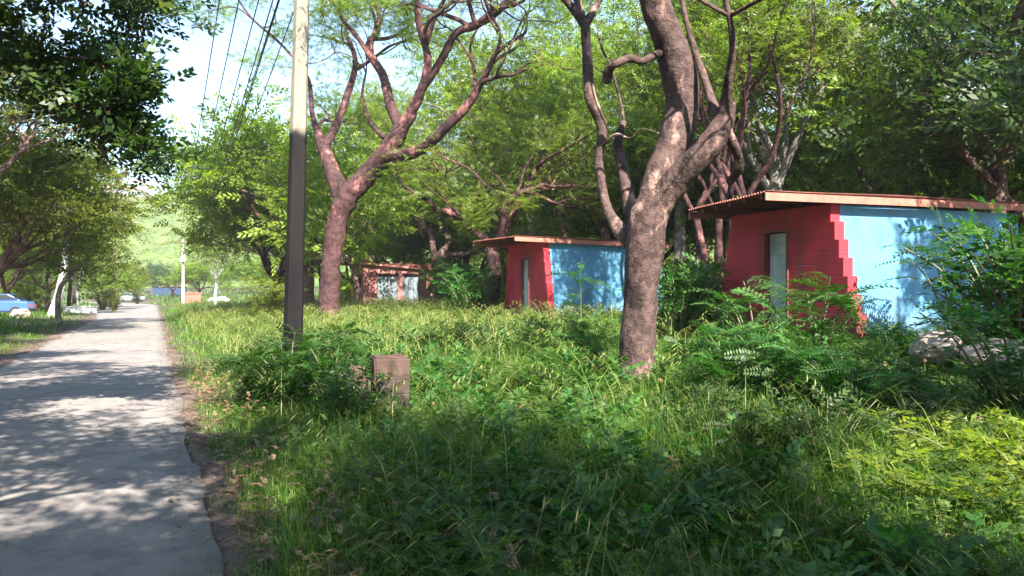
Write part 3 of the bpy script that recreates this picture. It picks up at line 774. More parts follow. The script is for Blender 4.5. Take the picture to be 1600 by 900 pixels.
# turquoise shed behind
def shed(px, Y, label, w_, d_, h_, mat, floor, name='shed', cat='shed'):
    t = empty(name, ((px - 800) / F * Y, Y, floor), YAW, label, cat)
    m = MB(); m.box(0, w_, 0, 0.15, -0.5, h_); m.box(0, 0.15, 0.152, d_, -0.5, h_); m.box(w_ - 0.15, w_, 0.152, d_, -0.5, h_); m.box(0.152, w_ - 0.152, d_ - 0.15, d_ - 0.002, -0.5, h_); m.build('wall', M[mat], t)
    corr_roof('roof', -0.25, -0.25, w_ + 0.25, -0.25, d_ + 0.25, h_ + 0.04, -0.1, M['roof'], t)
    q = MB(); q.box(w_ * 0.55, w_ * 0.55 + 0.7, -0.02, -0.002, 0.9, 1.5); wd = q.build('window', M['dark'], t)
    q = MB(); q.box(w_ * 0.55 - 0.05, w_ * 0.55 + 0.75, -0.04, -0.003, 1.505, 1.56); q.build('lintel', M['wood'], wd)
    q = MB(); q.box(w_ * 0.55 - 0.05, w_ * 0.55 + 0.75, -0.06, -0.003, 0.84, 0.895); q.build('sill', M['wood'], wd)
    return t
shed(672, 56, 'pale turquoise shed half hidden in bushes right of the pink hut', 2.4, 3, 2.2, 'turq', 0.9)
shed(238, 150, 'dark blue building in the shade of trees at the road end', 6.0, 5, 2.6, 'farblue', 0.0, 'building', 'building')

# ------------------------------------------------------------------ utility poles and wires
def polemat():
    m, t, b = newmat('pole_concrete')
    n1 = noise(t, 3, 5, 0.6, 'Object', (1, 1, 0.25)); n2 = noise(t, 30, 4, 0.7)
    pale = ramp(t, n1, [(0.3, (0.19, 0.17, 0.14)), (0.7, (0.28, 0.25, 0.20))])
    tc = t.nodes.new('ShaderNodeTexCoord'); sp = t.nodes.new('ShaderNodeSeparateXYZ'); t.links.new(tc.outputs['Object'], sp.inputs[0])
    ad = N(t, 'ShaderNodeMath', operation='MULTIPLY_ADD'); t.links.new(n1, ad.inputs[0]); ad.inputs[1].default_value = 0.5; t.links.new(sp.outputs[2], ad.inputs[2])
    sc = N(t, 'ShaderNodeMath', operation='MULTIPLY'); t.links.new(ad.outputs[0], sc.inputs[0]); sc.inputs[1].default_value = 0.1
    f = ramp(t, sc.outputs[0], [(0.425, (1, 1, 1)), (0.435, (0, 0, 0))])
    c = mixc(t, f, pale, ramp(t, n1, [(0.3, (0.010, 0.009, 0.010)), (0.7, (0.020, 0.018, 0.018))]))  # dark lower length: staining plus tree shade painted into the colour
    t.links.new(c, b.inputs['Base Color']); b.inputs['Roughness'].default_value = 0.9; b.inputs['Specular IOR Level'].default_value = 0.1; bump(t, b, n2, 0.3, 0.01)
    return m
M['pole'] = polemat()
M['pole_pale'] = plain('pole_pale_concrete', (0.55, 0.52, 0.46), 0.8, var=0.2, scale=3)
def utility_pole(px, py_top, Y, H, lean, label, mat, r0=0.145, r1=0.09):
    g = G(px, Y); t = empty('utility_pole', tuple(g), YAW, label, 'utility pole', 'utility poles beside the road')
    m = MB(); k = 8; zs = np.linspace(-0.5, H, 14)
    m.tube([(lean * max(z, 0) / H, 0, z) for z in zs], np.linspace(r0, r1, 14), 8); m.build('post', M[mat], t)
    m = MB(); m.box(lean - 0.9, lean + 0.9, -0.05 - r1 - 0.05, -r1 - 0.005, H - 0.55, H - 0.43); ca = m.build('crossarm', M['wood'], t, bevel=0.01)
    for i in range(5):
        xx = lean - 0.8 + 0.4 * i
        q = MB(); q.tube([(xx, -r1 - 0.05, H - 0.43), (xx, -r1 - 0.05, H - 0.36), (xx, -r1 - 0.05, H - 0.355), (xx, -r1 - 0.05, H - 0.30), (xx, -r1 - 0.05, H - 0.27)], [0.02, 0.02, 0.05, 0.055, 0.025], 8)
        q.build('insulator', M['porcelain'], ca)
    for z in (H - 1.4, H - 0.8):
        q = MB(); q.tube([(lean * z / H, 0, z), (lean * z / H, 0, z + 0.04)], r0 + (r1 - r0) * z / H + 0.008, 16); q.build('band', M['metal'], t)
    return t, g
tp, g1 = utility_pole(455, 0, 11.6, 9.0, 0.22, 'near utility pole, pale above and darkened by stain and painted-in tree shade below, rising from a dark bush', 'pole', 0.15, 0.095)
tp2, g2 = utility_pole(286, 375, 98, 8.0, 0.0, 'distant thin utility pole beside the low red block at the road end', 'pole_pale', 0.18, 0.12)
q = MB(); q.box(-0.3, 0.3, -0.55, -0.2, 5.2, 6.2); q.build('transformer', M['metal'], tp2, bevel=0.04)
def wire(a, b, sag, label):
    t = np.linspace(0, 1, 30); p = a[None] * (1 - t[:, None]) + b[None] * t[:, None]; p[:, 2] -= sag * 4 * t * (1 - t)
    m = MB(); m.tube(p, 0.014, 5); return tag(m.build('overhead_wire', M['wire'], None, True), label, 'wire', 'overhead wires along the road')
e2 = np.array([math.cos(YAW), math.sin(YAW), 0.0])
gb = np.array([g1[0] - RD[0] * 30, g1[1] - RD[1] * 30, g1[2]])
for i in range(5):
    oa = e2 * (0.22 - 0.8 + 0.4 * i); za = 9.0 - 0.27; zb_ = 8.0 - 0.27
    wire(g1 + oa + [0, 0, za], g2 + e2 * (-0.8 + 0.4 * i) + [0, 0, zb_], 1.4 + 0.12 * i, 'black overhead wire slung from the crossarm of the near pole to the distant pole')
for j, z in enumerate((7.7, 7.3)):
    wire(g1 + e2 * 0.22 + [0, 0, z], g2 + [0, 0, z - 0.9], 1.9, ('thicker black cable slung below the crossarm wires, upper of two', 'thicker black cable slung below the crossarm wires, lowest of all')[j])

# ------------------------------------------------------------------ masonry block, red block, rocks, kerb, vehicles
def rocklike(loc, sc, seed, label, mat='stone', name='rock'):
    bm = bmesh.new(); bmesh.ops.create_icosphere(bm, subdivisions=4, radius=1)
    for v in bm.verts:
        n = mnoise.noise(v.co * 1.3 + Vector((seed * 3.1, 0, 0))) * 0.35 + mnoise.noise(v.co * 4 + Vector((seed, 5, 0))) * 0.10
        v.co = v.co * (1 + n); v.co.x *= sc[0]; v.co.y *= sc[1]; v.co.z *= sc[2]
    me = bpy.data.meshes.new(name); bm.to_mesh(me); bm.free(); me.materials.append(M[mat])
    o = bpy.data.objects.new(name, me); COL.objects.link(o); o.location = loc; o.rotation_euler = (0, 0, seed)
    return tag(o, label, 'rock')
g = G(589, 9.6)
t = empty('masonry_block', tuple(g), YAW - 0.15, 'knee high weathered pinkish masonry block sunk in weeds right of the near pole', 'masonry block')
def blockmesh(x0, x1, y0, y1, z0, z1, name, mat, parent, seed):
    bm = bmesh.new(); bmesh.ops.create_cube(bm, size=1)
    for v in bm.verts: v.co = Vector(((x0 + x1) / 2 + v.co.x * (x1 - x0), (y0 + y1) / 2 + v.co.y * (y1 - y0), (z0 + z1) / 2 + v.co.z * (z1 - z0)))
    bmesh.ops.bevel(bm, geom=bm.edges[:], offset=0.02, segments=2, affect='EDGES')
    bmesh.ops.subdivide_edges(bm, edges=bm.edges[:], cuts=5, use_grid_fill=True)
    for v in bm.verts: v.co += Vector(mnoise.noise_vector(v.co * 5 + Vector((seed, 0, 0)))) * 0.03
    me = bpy.data.meshes.new(name); bm.to_mesh(me); bm.free(); me.materials.append(M[mat])
    o = bpy.data.objects.new(name, me); COL.objects.link(o); o.parent = parent; return o
blockmesh(-0.05, 0.36, -0.2, 0.25, -0.3, 0.86, 'pier', 'block', t, 1)
blockmesh(-0.32, -0.12, -0.02, 0.3, -0.3, 0.72, 'pier', 'block', t, 4)
blockmesh(-0.12, -0.03, 0.0, 0.2, -0.3, 0.6, 'infill', 'block', t, 7)
g = G(299, 100); t = empty('low_red_wall', (g[0], g[1], g[2]), YAW, 'low red painted wall with a capping, far off beside the road end', 'wall')
m = MB(); m.box(-1.1, 1.1, -0.5, 0.5, -0.4, 1.15); m.build('wall_block', M['brick_red'], t, bevel=0.02)
m = MB(); m.box(-1.2, 1.2, -0.6, 0.6, 1.152, 1.28); m.build('capping', M['brick_red'], t, bevel=0.02)
rocklike(tuple(G(1462, 10.6, 0.36)), (0.32, 0.26, 0.22), 2.0, 'pale pinkish boulder lying below the blue wall of the large hut')
rocklike(tuple(G(1560, 10.0, 0.2)), (0.5, 0.3, 0.3), 5.0, 'sunlit rock at the right edge beside the large hut')
g = G(128, 62); t = empty('low_white_wall', (g[0], g[1], g[2]), 0.25, 'low whitewashed kerb wall under the white painted trunks across the road', 'wall')
m = MB(); m.box(-1.3, 1.1, -0.15, 0.15, -0.3, 0.48); m.build('wall_block', M['white_stone'], t, bevel=0.03)
m = MB(); m.box(-1.35, 1.15, -0.2, 0.2, 0.482, 0.56); m.build('capping', M['white_stone'], t, bevel=0.02)
rocklike(tuple(G(32, 49, 0.25)), (0.6, 0.4, 0.35), 3.0, 'pale grey boulder beside the blue parked car', 'stone')
rocklike(tuple(G(343, 92, 0.2)), (1.2, 0.8, 0.5), 7.0, 'pale rock in the clearing right of the low red wall', 'white_stone')

def car(loc, rz, label, paint, s=1.0, pickup=False):
    t = empty('parked_car', loc, rz, label, 'car'); t.scale = (s, s, s)
    m = MB(); m.prism([(-2.1, 0.35), (-2.15, 0.7), (-2.0, 0.88), (-1.0, 0.98), (1.3, 1.0), (2.0, 0.95), (2.1, 0.6), (2.05, 0.35)], -0.82, 0.82, 'y'); m.build('body', M[paint], t, bevel=0.07)
    m = MB()
    if pickup: cab = [(-0.75, 0.985), (-0.3, 1.5), (0.6, 1.52), (0.75, 1.0)]
    else: cab = [(-1.15, 0.985), (-0.55, 1.42), (0.9, 1.44), (1.65, 1.0)]
    m.prism(cab, -0.70, 0.70, 'y'); m.build('cabin', M[paint], t, bevel=0.05)
    ins = [(a * 0.93 + 0.01, (b - 1.22) * 0.74 + 1.24) for a, b in cab]
    for yy in (-0.706, 0.702):
        m = MB(); m.prism(ins, yy, yy + 0.004, 'y'); m.build('window', M['glass'], t)
    (ax, az), (bx, bz), (cx, cz), (dx, dz) = cab
    for (x0, z0, x1, z1) in ((ax, az, bx, bz), (dx, dz, cx, cz)):
        nx, nz = (z1 - z0), -(x1 - x0); l = math.hypot(nx, nz); nx, nz = nx / l * 0.012, nz / l * 0.012
        if (x0 < 0) == (nx > 0): nx, nz = -nx, -nz
        q = [(x0 + (x1 - x0) * f + nx, yy, z0 + (z1 - z0) * f + nz) for f, yy in ((0.12, -0.6), (0.12, 0.6), (0.9, 0.55), (0.9, -0.55))]
        m = MB(); m.add(q + [(a_ - nx * .5, b_, c_ - nz * .5) for a_, b_, c_ in q], [[0, 1, 2, 3], [7, 6, 5, 4], [0, 4, 5, 1], [1, 5, 6, 2], [2, 6, 7, 3], [3, 7, 4, 0]]); m.build('windscreen', M['glass'], t)
    for xx in (-1.35, 1.35):
        for yy in (-0.74, 0.74):
            m = MB(); m.tube([(xx, yy - 0.11, 0.33), (xx, yy - 0.09, 0.33), (xx, yy + 0.09, 0.33), (xx, yy + 0.11, 0.33)], [0.29, 0.33, 0.33, 0.29], 20); wh = m.build('wheel', M['tyre'], t)
            m = MB(); m.tube([(xx, yy - 0.125, 0.33), (xx, yy + 0.125, 0.33)], 0.18, 16); m.build('rim', M['metal'], wh)
    for yy in (-0.62, 0.62):
        m = MB(); m.box(2.06, 2.12, yy - 0.14, yy + 0.14, 0.62, 0.78); m.build('taillight', M['lamp_red'], t, bevel=0.01)
        m = MB(); m.box(-2.16, -2.08, yy - 0.15, yy + 0.15, 0.62, 0.76); m.build('headlight', M['lamp_white'], t, bevel=0.01)
    for xx in (-2.14, 2.1):
        m = MB(); m.box(xx - 0.06, xx + 0.06, -0.8, 0.8, 0.36, 0.5); m.build('bumper', M['tyre'], t, bevel=0.02)
    return t
g = G(-8, 50); car(tuple(g), 0.3, 'blue parked car cut by the left edge, under the trees across the road', 'car_blue')
xx, yy = (207 - 800) / F * 122, 122; car((xx, yy, float(ground(xx, yy))), YAW + math.pi / 2 + 0.5, 'small pale blue and white car parked at the left of the road end', 'car_pale')

# ------------------------------------------------------------------ trees, one by one
T = []
def at(px, Y): return G(px, Y, -0.05)
GB = 'trees behind the huts'; GL = 'trees on the left of the road'; GR = 'trees beyond the pole on the right of the road'; GS = 'shade trees around the viewpoint'
TREES = [
 # kind seed px Y height rot bark leaf label group
 ('gnarly', 1, 765, 29, 9.5, 0.4, 'bark_rose', 'leaf_mid', 'reddish trunked twisted tree just left of the small red and blue hut', GB),
 ('gnarly', 2, 688, 46, 11, 2.0, 'bark_pink', 'leaf_lime', 'pink trunked tree rising behind the right end of the pink hut', GB),
 ('slender', 3, 805, 38, 11, 1.0, 'bark_brown', 'leaf_lime', 'thin dark stemmed tree behind the left edge of the small red and blue hut', GB),
 ('tall', 4, 880, 34, 13, 3.0, 'bark_brown', 'leaf_mid', 'tall leafy tree behind the roof of the small red and blue hut', GB),
 ('slender', 5, 942, 31, 12, 4.2, 'bark_brown', 'leaf_mid', 'feathery tree seen just left of the thick pinkish trunk, behind the small hut', GB),
 ('slender', 5, 1162, 19.5, 11, 3.3, 'bark_rose', 'leaf_mid', 'rosy slender stems behind the left end of the large hut roof', GB),
 ('slender', 3, 1125, 22.5, 11, 5.0, 'bark_rose', 'leaf_mid', 'pair of thin rosy stems left of the large hut roof', GB),
 ('tall', 6, 1216, 24, 12, 0.7, 'bark_grey', 'leaf_olive', 'grey pale trunk standing over the middle of the large hut roof', GB),
 ('gnarly', 2, 1290, 26, 10, 1.5, 'bark_brown', 'leaf_mid', 'dark crooked tree behind the large hut roof, right of the grey trunk', GB),
 ('tall', 4, 1390, 25, 12, 1.2, 'bark_brown', 'leaf_olive', 'dense olive tree behind the blue wall of the large hut', GB),
 ('dense', 7, 1480, 24, 10, 2.2, 'bark_brown', 'leaf_mid', 'bushy tree behind the right part of the large hut', GB),
 ('tall', 6, 1550, 19, 12, 4.0, 'bark_brown', 'leaf_mid', 'dark heavy trunk at the right edge behind the large hut', GB),
 ('dense', 8, 1680, 19, 10, 1.7, 'bark_brown', 'leaf_deep', 'leafy tree at the right edge overhanging the end of the large hut', GB),
 ('tall', 6, 1060, 30, 13, 5.2, 'bark_grey', 'leaf_mid', 'tall tree far behind the gap between the two red huts', GB),
 ('dense', 7, 1010, 36, 10, 0.9, 'bark_brown', 'leaf_deep', 'dark bushy tree far behind the thick pinkish trunk', GB),
 ('dense', 8, 740, 52, 9, 1.1, 'bark_brown', 'leaf_mid', 'round bushy tree far between the pink hut and the small red hut', GB),
 ('gnarly', 1, 610, 58, 9.5, 0.2, 'bark_brown', 'leaf_lime', 'yellowish tree behind the middle of the pink hut', GB),
 ('slender', 3, 560, 56, 17, 2.9, 'bark_brown', 'leaf_lime', 'tall feathery tree rising directly behind the forked rosy tree', GB),
 ('slender', 5, 728, 50, 16, 0.9, 'bark_brown', 'leaf_lime', 'tall feathery tree between the forked rosy tree and the small red hut', GB),
 ('tall', 6, 835, 42, 16, 1.9, 'bark_grey', 'leaf_lime', 'tallest lime green tree far behind the small red and blue hut', GB),
 ('slender', 5, 655, 58, 18, 3.9, 'bark_brown', 'leaf_lime', 'tall airy tree seen through the branches of the forked rosy tree', GB),
 ('dense', 8, 545, 62, 8.5, 3.9, 'bark_brown', 'leaf_lime', 'lime green bushy tree behind the left end of the pink hut', GB),
 ('slender', 5, 645, 66, 13, 2.5, 'bark_grey', 'leaf_lime', 'pale thin stemmed tree far behind the pink hut roof', GB),
 ('dense', 7, 432, 50, 11, 0.3, 'bark_pink', 'leaf_lime', 'tree with a pink leaning trunk left of the near pole', GR),
 ('gnarly', 2, 440, 57, 13, 4.4, 'bark_grey', 'leaf_lime', 'pale forked tree by the clearing left of the near pole', GR),
 ('dense', 8, 480, 42, 13, 5.4, 'bark_brown', 'leaf_lime', 'bright bushy tree directly left of the near pole', GR),
 ('tall', 4, 470, 60, 15, 2.1, 'bark_grey', 'leaf_lime', 'tall lime green tree directly behind the near pole', GR),
 ('tall', 6, 337, 78, 7.5, 3.7, 'bark_white', 'leaf_lime', 'tree with a white trunk just right of the low red wall', GR),
 ('dense', 7, 270, 128, 7, 2.7, 'bark_brown', 'leaf_deep', 'dark green tree left of the distant pole at the road end', GR),
 ('dense', 8, 312, 112, 7, 0.7, 'bark_brown', 'leaf_lime', 'small bright tree behind the low red wall', GR),
 ('tall', 4, 237, 175, 7.5, 0.7, 'bark_brown', 'leaf_deep', 'dark tree straight above the end of the road', GR),
 ('dense', 8, 172, 84, 6.2, 5.0, 'bark_brown', 'leaf_olive', 'pale olive bushy tree left of the far road bend', GL),
 ('dense', 7, 205, 132, 6.5, 1.9, 'bark_brown', 'leaf_lime', 'light green tree behind the pale blue car', GL),
 ('tall', 4, 120, 63, 6.5, 0.1, 'bark_white', 'leaf_lime', 'upright white painted trunks above the low white wall', GL),
 ('dense', 8, 75, 66, 9, 3.0, 'bark_brown', 'leaf_olive', 'bushy tree behind the leaning white trunk', GL),
 ('dense', 7, 10, 58, 9, 1.0, 'bark_brown', 'leaf_mid', 'bushy tree behind the blue car at the left edge', GL),
 ('dense', 7, -25, 37, 10, 2.6, 'bark_brown', 'leaf_lime', 'round dense tree over the far verge, left of the leaning white trunk', GL),
 ('dense', 8, -20, 31, 10, 1.6, 'bark_brown', 'leaf_mid', 'dense tree cut by the left edge above the blue car', GL),
 ('tall', 4, -40, 33, 10.5, 2.6, 'bark_brown', 'leaf_lime', 'large leafy tree at the left edge, far side of the road', GL),
 ('tall', 6, -60, 25, 11.5, 0.5, 'bark_brown', 'leaf_olive', 'broad dense tree cut by the left edge, its crown over the verge', GL),
]
for k_, sd_, px, Y, h, rz, bk, lf, lab, gr in TREES:
    tree(kind=k_, seed=sd_, loc=at(px, Y), height=h, rz=rz, bark=bk, leaf=lf, label=lab, group=gr)
# shade trees, mostly out of the frame: they throw the shade on the foreground and the road
for k_, sd_, x, y, h, rz, bk, lf, wd, lab in [
 ('canopy', 1, 3.6, -2.2, 10.0, 0.3, 'bark_brown', 'leaf_mid', 0.95, 'shade tree nearest behind the viewer on the grass side'),
 ('canopy', 1, 8.2, -3.5, 10.0, 1.3, 'bark_brown', 'leaf_mid', 1.0, 'second shade tree behind the viewer on the grass side'),
 ('canopy', 1, 10.5, 1.0, 10.0, 2.3, 'bark_brown', 'leaf_mid', 0.95, 'shade tree right of the viewer, outside the picture'),
 ('canopy', 1, 12.4, 8.9, 10.8, 5.9, 'bark_brown', 'leaf_mid', 0.9, 'shade tree between the large hut and the viewer, outside the picture'),
 ('canopy', 1, 15.5, 4.0, 11.5, 3.3, 'bark_brown', 'leaf_mid', 1.0, 'shade tree far to the right of the viewer'),
 ('canopy', 1, 14.5, -2.5, 11.0, 4.9, 'bark_brown', 'leaf_mid', 1.1, 'shade tree far right and behind the viewer'),
 ('canopy', 1, 0.6, -4.8, 10.5, 1.9, 'bark_brown', 'leaf_mid', 1.1, 'shade tree right behind the viewer at the road edge'),
 ('canopy', 1, 7.6, -0.6, 10.0, 3.9, 'bark_brown', 'leaf_mid', 0.85, 'shade tree standing right beside the viewer'),
 ('canopy', 1, 4.0, -8.5, 11.0, 4.3, 'bark_brown', 'leaf_mid', 1.1, 'shade tree farthest behind the viewer'),
 ('canopy', 1, -11.6, 11.5, 12.0, 2.2, 'bark_brown', 'leaf_deep', 1.0, 'dark shade tree across the road, its crown in the upper left corner'),
 ('canopy', 1, -3.8, -0.4, 10.0, 5.3, 'bark_brown', 'leaf_mid', 1.2, 'shade tree across the road beside the viewer'),
 ('canopy', 1, -7.8, 4.5, 11.0, 0.9, 'bark_brown', 'leaf_mid', 1.1, 'shade tree across the road ahead of the viewer, outside the picture'),
 ('tall', 4, -15.5, 17.0, 12.5, 5.3, 'bark_brown', 'leaf_olive', 1.0, 'leafy tree at the left edge leaning over the road'),
 ]:
    tree(k_, sd_, (x, y, float(ground(x, y)) - 0.05), h, rz, bk, lf, lab, group=GS, wide=wd)

# the leaning white trunk by the far verge
g = G(80, 53)
t = empty('tree', tuple(g), 0, 'white painted trunk leaning right, across the road near the blue car', 'tree', GL)
w = Wood(77); o3 = g
pts = [P(a, b, 53) - o3 for a, b in ((74, 510), (80, 493), (90, 465), (97, 440), (101, 410), (104, 370), (112, 330))]
w.limb(pts, [0.32, 0.26, 0.25, 0.27, 0.2, 0.15, 0.1], 12, 0.06)
w.mb.build('trunk', M['bark_white'], t, True)
w2 = Wood(78); pp = dict(PAR); pp.update(levels=3, up=0.1)
for a in range(4): w2.grow(pts[-1 - (a % 2)], (math.cos(a * 1.7), math.sin(a * 1.7), 0.8), 2.4, 0.08, 1, pp)
w2.mb.build('limbs', M['bark_brown'], t, True)
LV, LF = leaves_at(np.array(w2.tips), np.array(w2.dirs), w2.rng, 7, 0.45, 0.35, SPR); mk('crown', LV, LF, M['leaf_olive'], t)

# dark overhanging branch at the upper left, close to the viewer
t = empty('tree', (-9.5, 7.2, float(ground(-9.5, 7.2))), 0, 'dark broad leaved tree whose branch hangs into the upper left corner', 'tree')
o4 = np.array([-9.5, 7.2, float(ground(-9.5, 7.2))]); w = Wood(31)
w.limb([(0, 0, -0.3), (0.1, 0, 1.5), (0.3, 0.2, 3.0), (0.6, 0.5, 4.2)], [0.28, 0.24, 0.2, 0.16], 12)
fork = np.array([0.6, 0.5, 4.1])
pb = dict(PAR); pb.update(levels=3, crook=0.2, up=-0.02, kids=(4, 4, 3), ang=(0.4, 0.9))
br1, r1_ = w.limb([fork, P(-60, 40, 9.0) - o4, P(0, 78, 9.2) - o4, P(60, 100, 9.4) - o4, P(110, 150, 9.6) - o4, P(150, 215, 9.8) - o4, P(172, 255, 9.9) - o4], [0.12, 0.06, 0.045, 0.035, 0.028, 0.018, 0.01], 8)
br2, _ = w.limb([fork, P(-80, -60, 9.5) - o4, P(60, -70, 9.8) - o4, P(150, -30, 10) - o4, P(215, 0, 10.2) - o4], [0.12, 0.06, 0.05, 0.03, 0.015], 8)
br3, _ = w.limb([P(60, 100, 9.4) - o4, P(120, 90, 9.3) - o4, P(170, 110, 9.3) - o4, P(205, 150, 9.3) - o4], [0.03, 0.025, 0.015, 0.008], 6)
br4, _ = w.limb([P(110, 150, 9.6) - o4, P(150, 160, 9.5) - o4, P(200, 200, 9.6) - o4, P(245, 235, 9.6) - o4], [0.025, 0.02, 0.012, 0.006], 6)
br5, _ = w.limb([fork, P(-120, -150, 10) - o4, P(0, -180, 11) - o4, P(150, -160, 11) - o4, P(250, -60, 11) - o4], [0.12, 0.07, 0.05, 0.03, 0.012], 8)
for br, n_, l0, L0 in ((br1, 14, 3, 0.5), (br2, 20, 4, 0.8), (br3, 6, 3, 0.4), (br4, 7, 3, 0.36), (br5, 20, 4, 0.8)):
    for i in range(n_):
        q = int(len(br) * (0.25 + 0.75 * i / n_)); q = min(q, len(br) - 1)
        d = br[min(q + 1, len(br) - 1)] - br[max(q - 1, 0)]; d /= np.linalg.norm(d)
        w.grow(br[q], d * 0.7 + w.rng.standard_normal(3) * 0.7, L0 * w.rng.uniform(0.6, 1.2), 0.012, 2, pb)
for a in range(4): w.grow(fork, (math.cos(a * 1.6 + 2), math.sin(a * 1.6 + 2), 1.2), 3.0, 0.12, 1, pb)
w.mb.build('trunk', M['bark_brown'], t, True)
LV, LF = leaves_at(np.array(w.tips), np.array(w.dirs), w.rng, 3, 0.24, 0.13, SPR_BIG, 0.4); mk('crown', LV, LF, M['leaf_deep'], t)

# palm with dry fronds seen above the left trees
g = G(92, 42); t = empty('palm_tree', tuple(g), 0, 'palm with pinkish dry hanging fronds above the left verge', 'palm')
w = Wood(9); top = P(172, 300, 41) - g
w.limb([(0, 0, -0.3), (0.1, 0, 2), (top[0] * 0.6, 0, 4), top], [0.17, 0.13, 0.12, 0.12], 10, 0.04); w.mb.build('trunk', M['bark_grey'], t, True)
PALM = frond(40, 22, 0.75, 0.26, 0.035)
rp = np.random.default_rng(3); n_ = 13
an = np.linspace(0, 2 * np.pi, n_, endpoint=False) + rp.uniform(-.2, .2, n_); el = rp.uniform(-0.5, 0.9, n_)
D = np.stack([np.cos(an) * np.cos(el), np.sin(an) * np.cos(el), np.sin(el)], -1)
V, Fc = tile(*PALM, frames(D, rp, 1.0, rp.uniform(2.2, 3.0, n_)), np.repeat(top[None], n_, 0)); mk('crown', V, Fc, M['palm_leaf'], t)

# ------------------------------------------------------------------ the far wood (one mass) and hill scrub
rw = np.random.default_rng(88)
parts = []; woodparts = MB()
def add_wood(x, y, h, key, frac=0.35, zoff=0.0):
    p = proto(*key); a = rw.uniform(0, 6.28); s = h / p['H']
    nf = len(p['LF']); sel = rw.random(nf // 9) < frac if nf % 9 == 0 else None
    LF = p['LF']; k = 9 if nf % 9 == 0 else 14
    q = LF.reshape(-1, k, 4); q = q[rw.random(len(q)) < frac]
    idx = q.reshape(-1); V = p['LV'][idx] ; c = V.reshape(-1, k * 4, 3).mean(1, keepdims=True)
    V = (V.reshape(-1, k * 4, 3) - c) * 1.55 + c; V = V.reshape(-1, 3) * s
    ca, sa = math.cos(a), math.sin(a)
    V = np.stack([V[:, 0] * ca - V[:, 1] * sa + x, V[:, 0] * sa + V[:, 1] * ca + y, V[:, 2] + float(ground(x, y)) + zoff], -1)
    parts.append((V, np.arange(len(V)).reshape(-1, 4)))
spots = []
for px in range(520, 1760, 62):
    for Yb in (34, 46, 62, 84):
        if px < 760 and Yb < 60: continue
        if px < 1000 and Yb < 40: continue
        spots.append((px + rw.uniform(-25, 25), Yb + rw.uniform(-4, 4)))
for px in range(-160, 215, 55):
    for Yb in (75, 100, 135): spots.append((px + rw.uniform(-15, 15), Yb * rw.uniform(0.95, 1.05)))
for px in range(215, 520, 40):
    for Yb in (150, 185): spots.append((px + rw.uniform(-15, 15), Yb + rw.uniform(-8, 8)))
for px in range(400, 520, 45): spots.append((px, 105 + rw.uniform(-8, 8)))
keys = [('dense', 7), ('tall', 4), ('dense', 8), ('tall', 6)]
for i, (px, Y) in enumerate(spots):
    x = (px - 800) / F * Y; h = rw.uniform(8, 12.5) if Y < 140 else rw.uniform(7, 10)
    if px < 520: h *= 0.8
    if px < 345: h *= 0.75
    add_wood(x, Y, h, keys[rw.integers(0, 4)], 0.30)
V, Fc = merge(parts)
tag(mk('woodland', V, Fc, M['leaf_mid']), 'mass of mixed green woodland filling the background behind the huts', 'woodland', kind='stuff')
wt = MB()
for px, Y in spots:
    if Y > 100: continue
    x = (px - 800) / F * Y; z = float(ground(x, Y)); a = rw.uniform(-.5, .5, 4)
    wt.tube([(x, Y, z - .3), (x + a[0], Y + a[1], z + 2.5), (x + a[2] * 2, Y + a[3], z + 6)], [0.2, 0.15, 0.08], 6)
tag(wt.build('woodland_trunks', M['bark_brown'], None, True), 'crowd of thin brown trunks inside the far woodland', 'woodland', kind='stuff')

n_ = 60000
x = rw.uniform(-420, 330, n_); y = rw.uniform(190, 380, n_); z = hill_h(x, y) + lump(x, y) + rw.uniform(-0.3, 2.2, n_)
D = rw.standard_normal((n_, 3)); D[:, 2] = np.abs(D[:, 2]) * 0.5
V, Fc = tile(*SPR_FINE[0], frames(D, rw, 0.4, rw.uniform(1.0, 2.1, n_)), np.stack([x, y, z], -1))
tag(mk('hill_scrub', V, Fc, M['leaf_lime']), 'bright green scrub covering the far hillside above the road end', 'scrub', kind='stuff')

# ------------------------------------------------------------------ ground vegetation
rg = np.random.default_rng(12)
HUTS = [((1305 - 800) / F * 13.75, 13.75, 4.9, 2.6), ((853 - 800) / F * 24.9, 24.9, 4.4, 2.7), ((570 - 800) / F * 47, 47, 4.5, 2.6), ((672 - 800) / F * 56, 56, 2.4, 3)]
def clear_of_huts(x, y, pad=0.1):
    ok = np.ones(len(x), bool)
    for hx_, hy_, D_, W_ in HUTS:
        u = (x - hx_) * RN[0] + (y - hy_) * RN[1]; v = (x - hx_) * RD[0] + (y - hy_) * RD[1]
        ok &= ~((u > -pad) & (u < D_ + 0.3) & (v > -pad) & (v < W_ + pad))
    return ok
def scatter(n, Y0, Y1, px0=-60, px1=1660, power=1.0):
    u = rg.random(n); Y = Y0 * (Y1 / Y0) ** u if power == 0 else (Y0 ** (1 + power) + u * (Y1 ** (1 + power) - Y0 ** (1 + power))) ** (1 / (1 + power))
    x = (rg.uniform(px0, px1, n) - 800) / F * Y
    return x, Y
def verge_mask(x, y, right=0.06, left=0.35, soft=0.5):
    s, d = road_sd(x, y); d = d - bend(s); w_ = width(s)
    jag = 0.15 * np.sin(s * 0.8) + 0.1 * np.sin(s * 2.9)
    r = rg.random(len(x)) * soft
    return (d > right + jag + r - 0.1) | (d < -w_ - left - r)
def patchy(x, y, f=0.6, ph=0.0):
    return 0.5 + 0.5 * np.sin(x * f + 1.7 * np.sin(y * f * 0.6 + ph)) * np.cos(y * f * 0.8 + 1.3 * np.sin(x * f * 0.5 + ph * 2))
BL = [blade(i, 1.0, 0.016 + 0.004 * i, l) for i, l in enumerate((0.15, 0.35, 0.6, 0.9))]
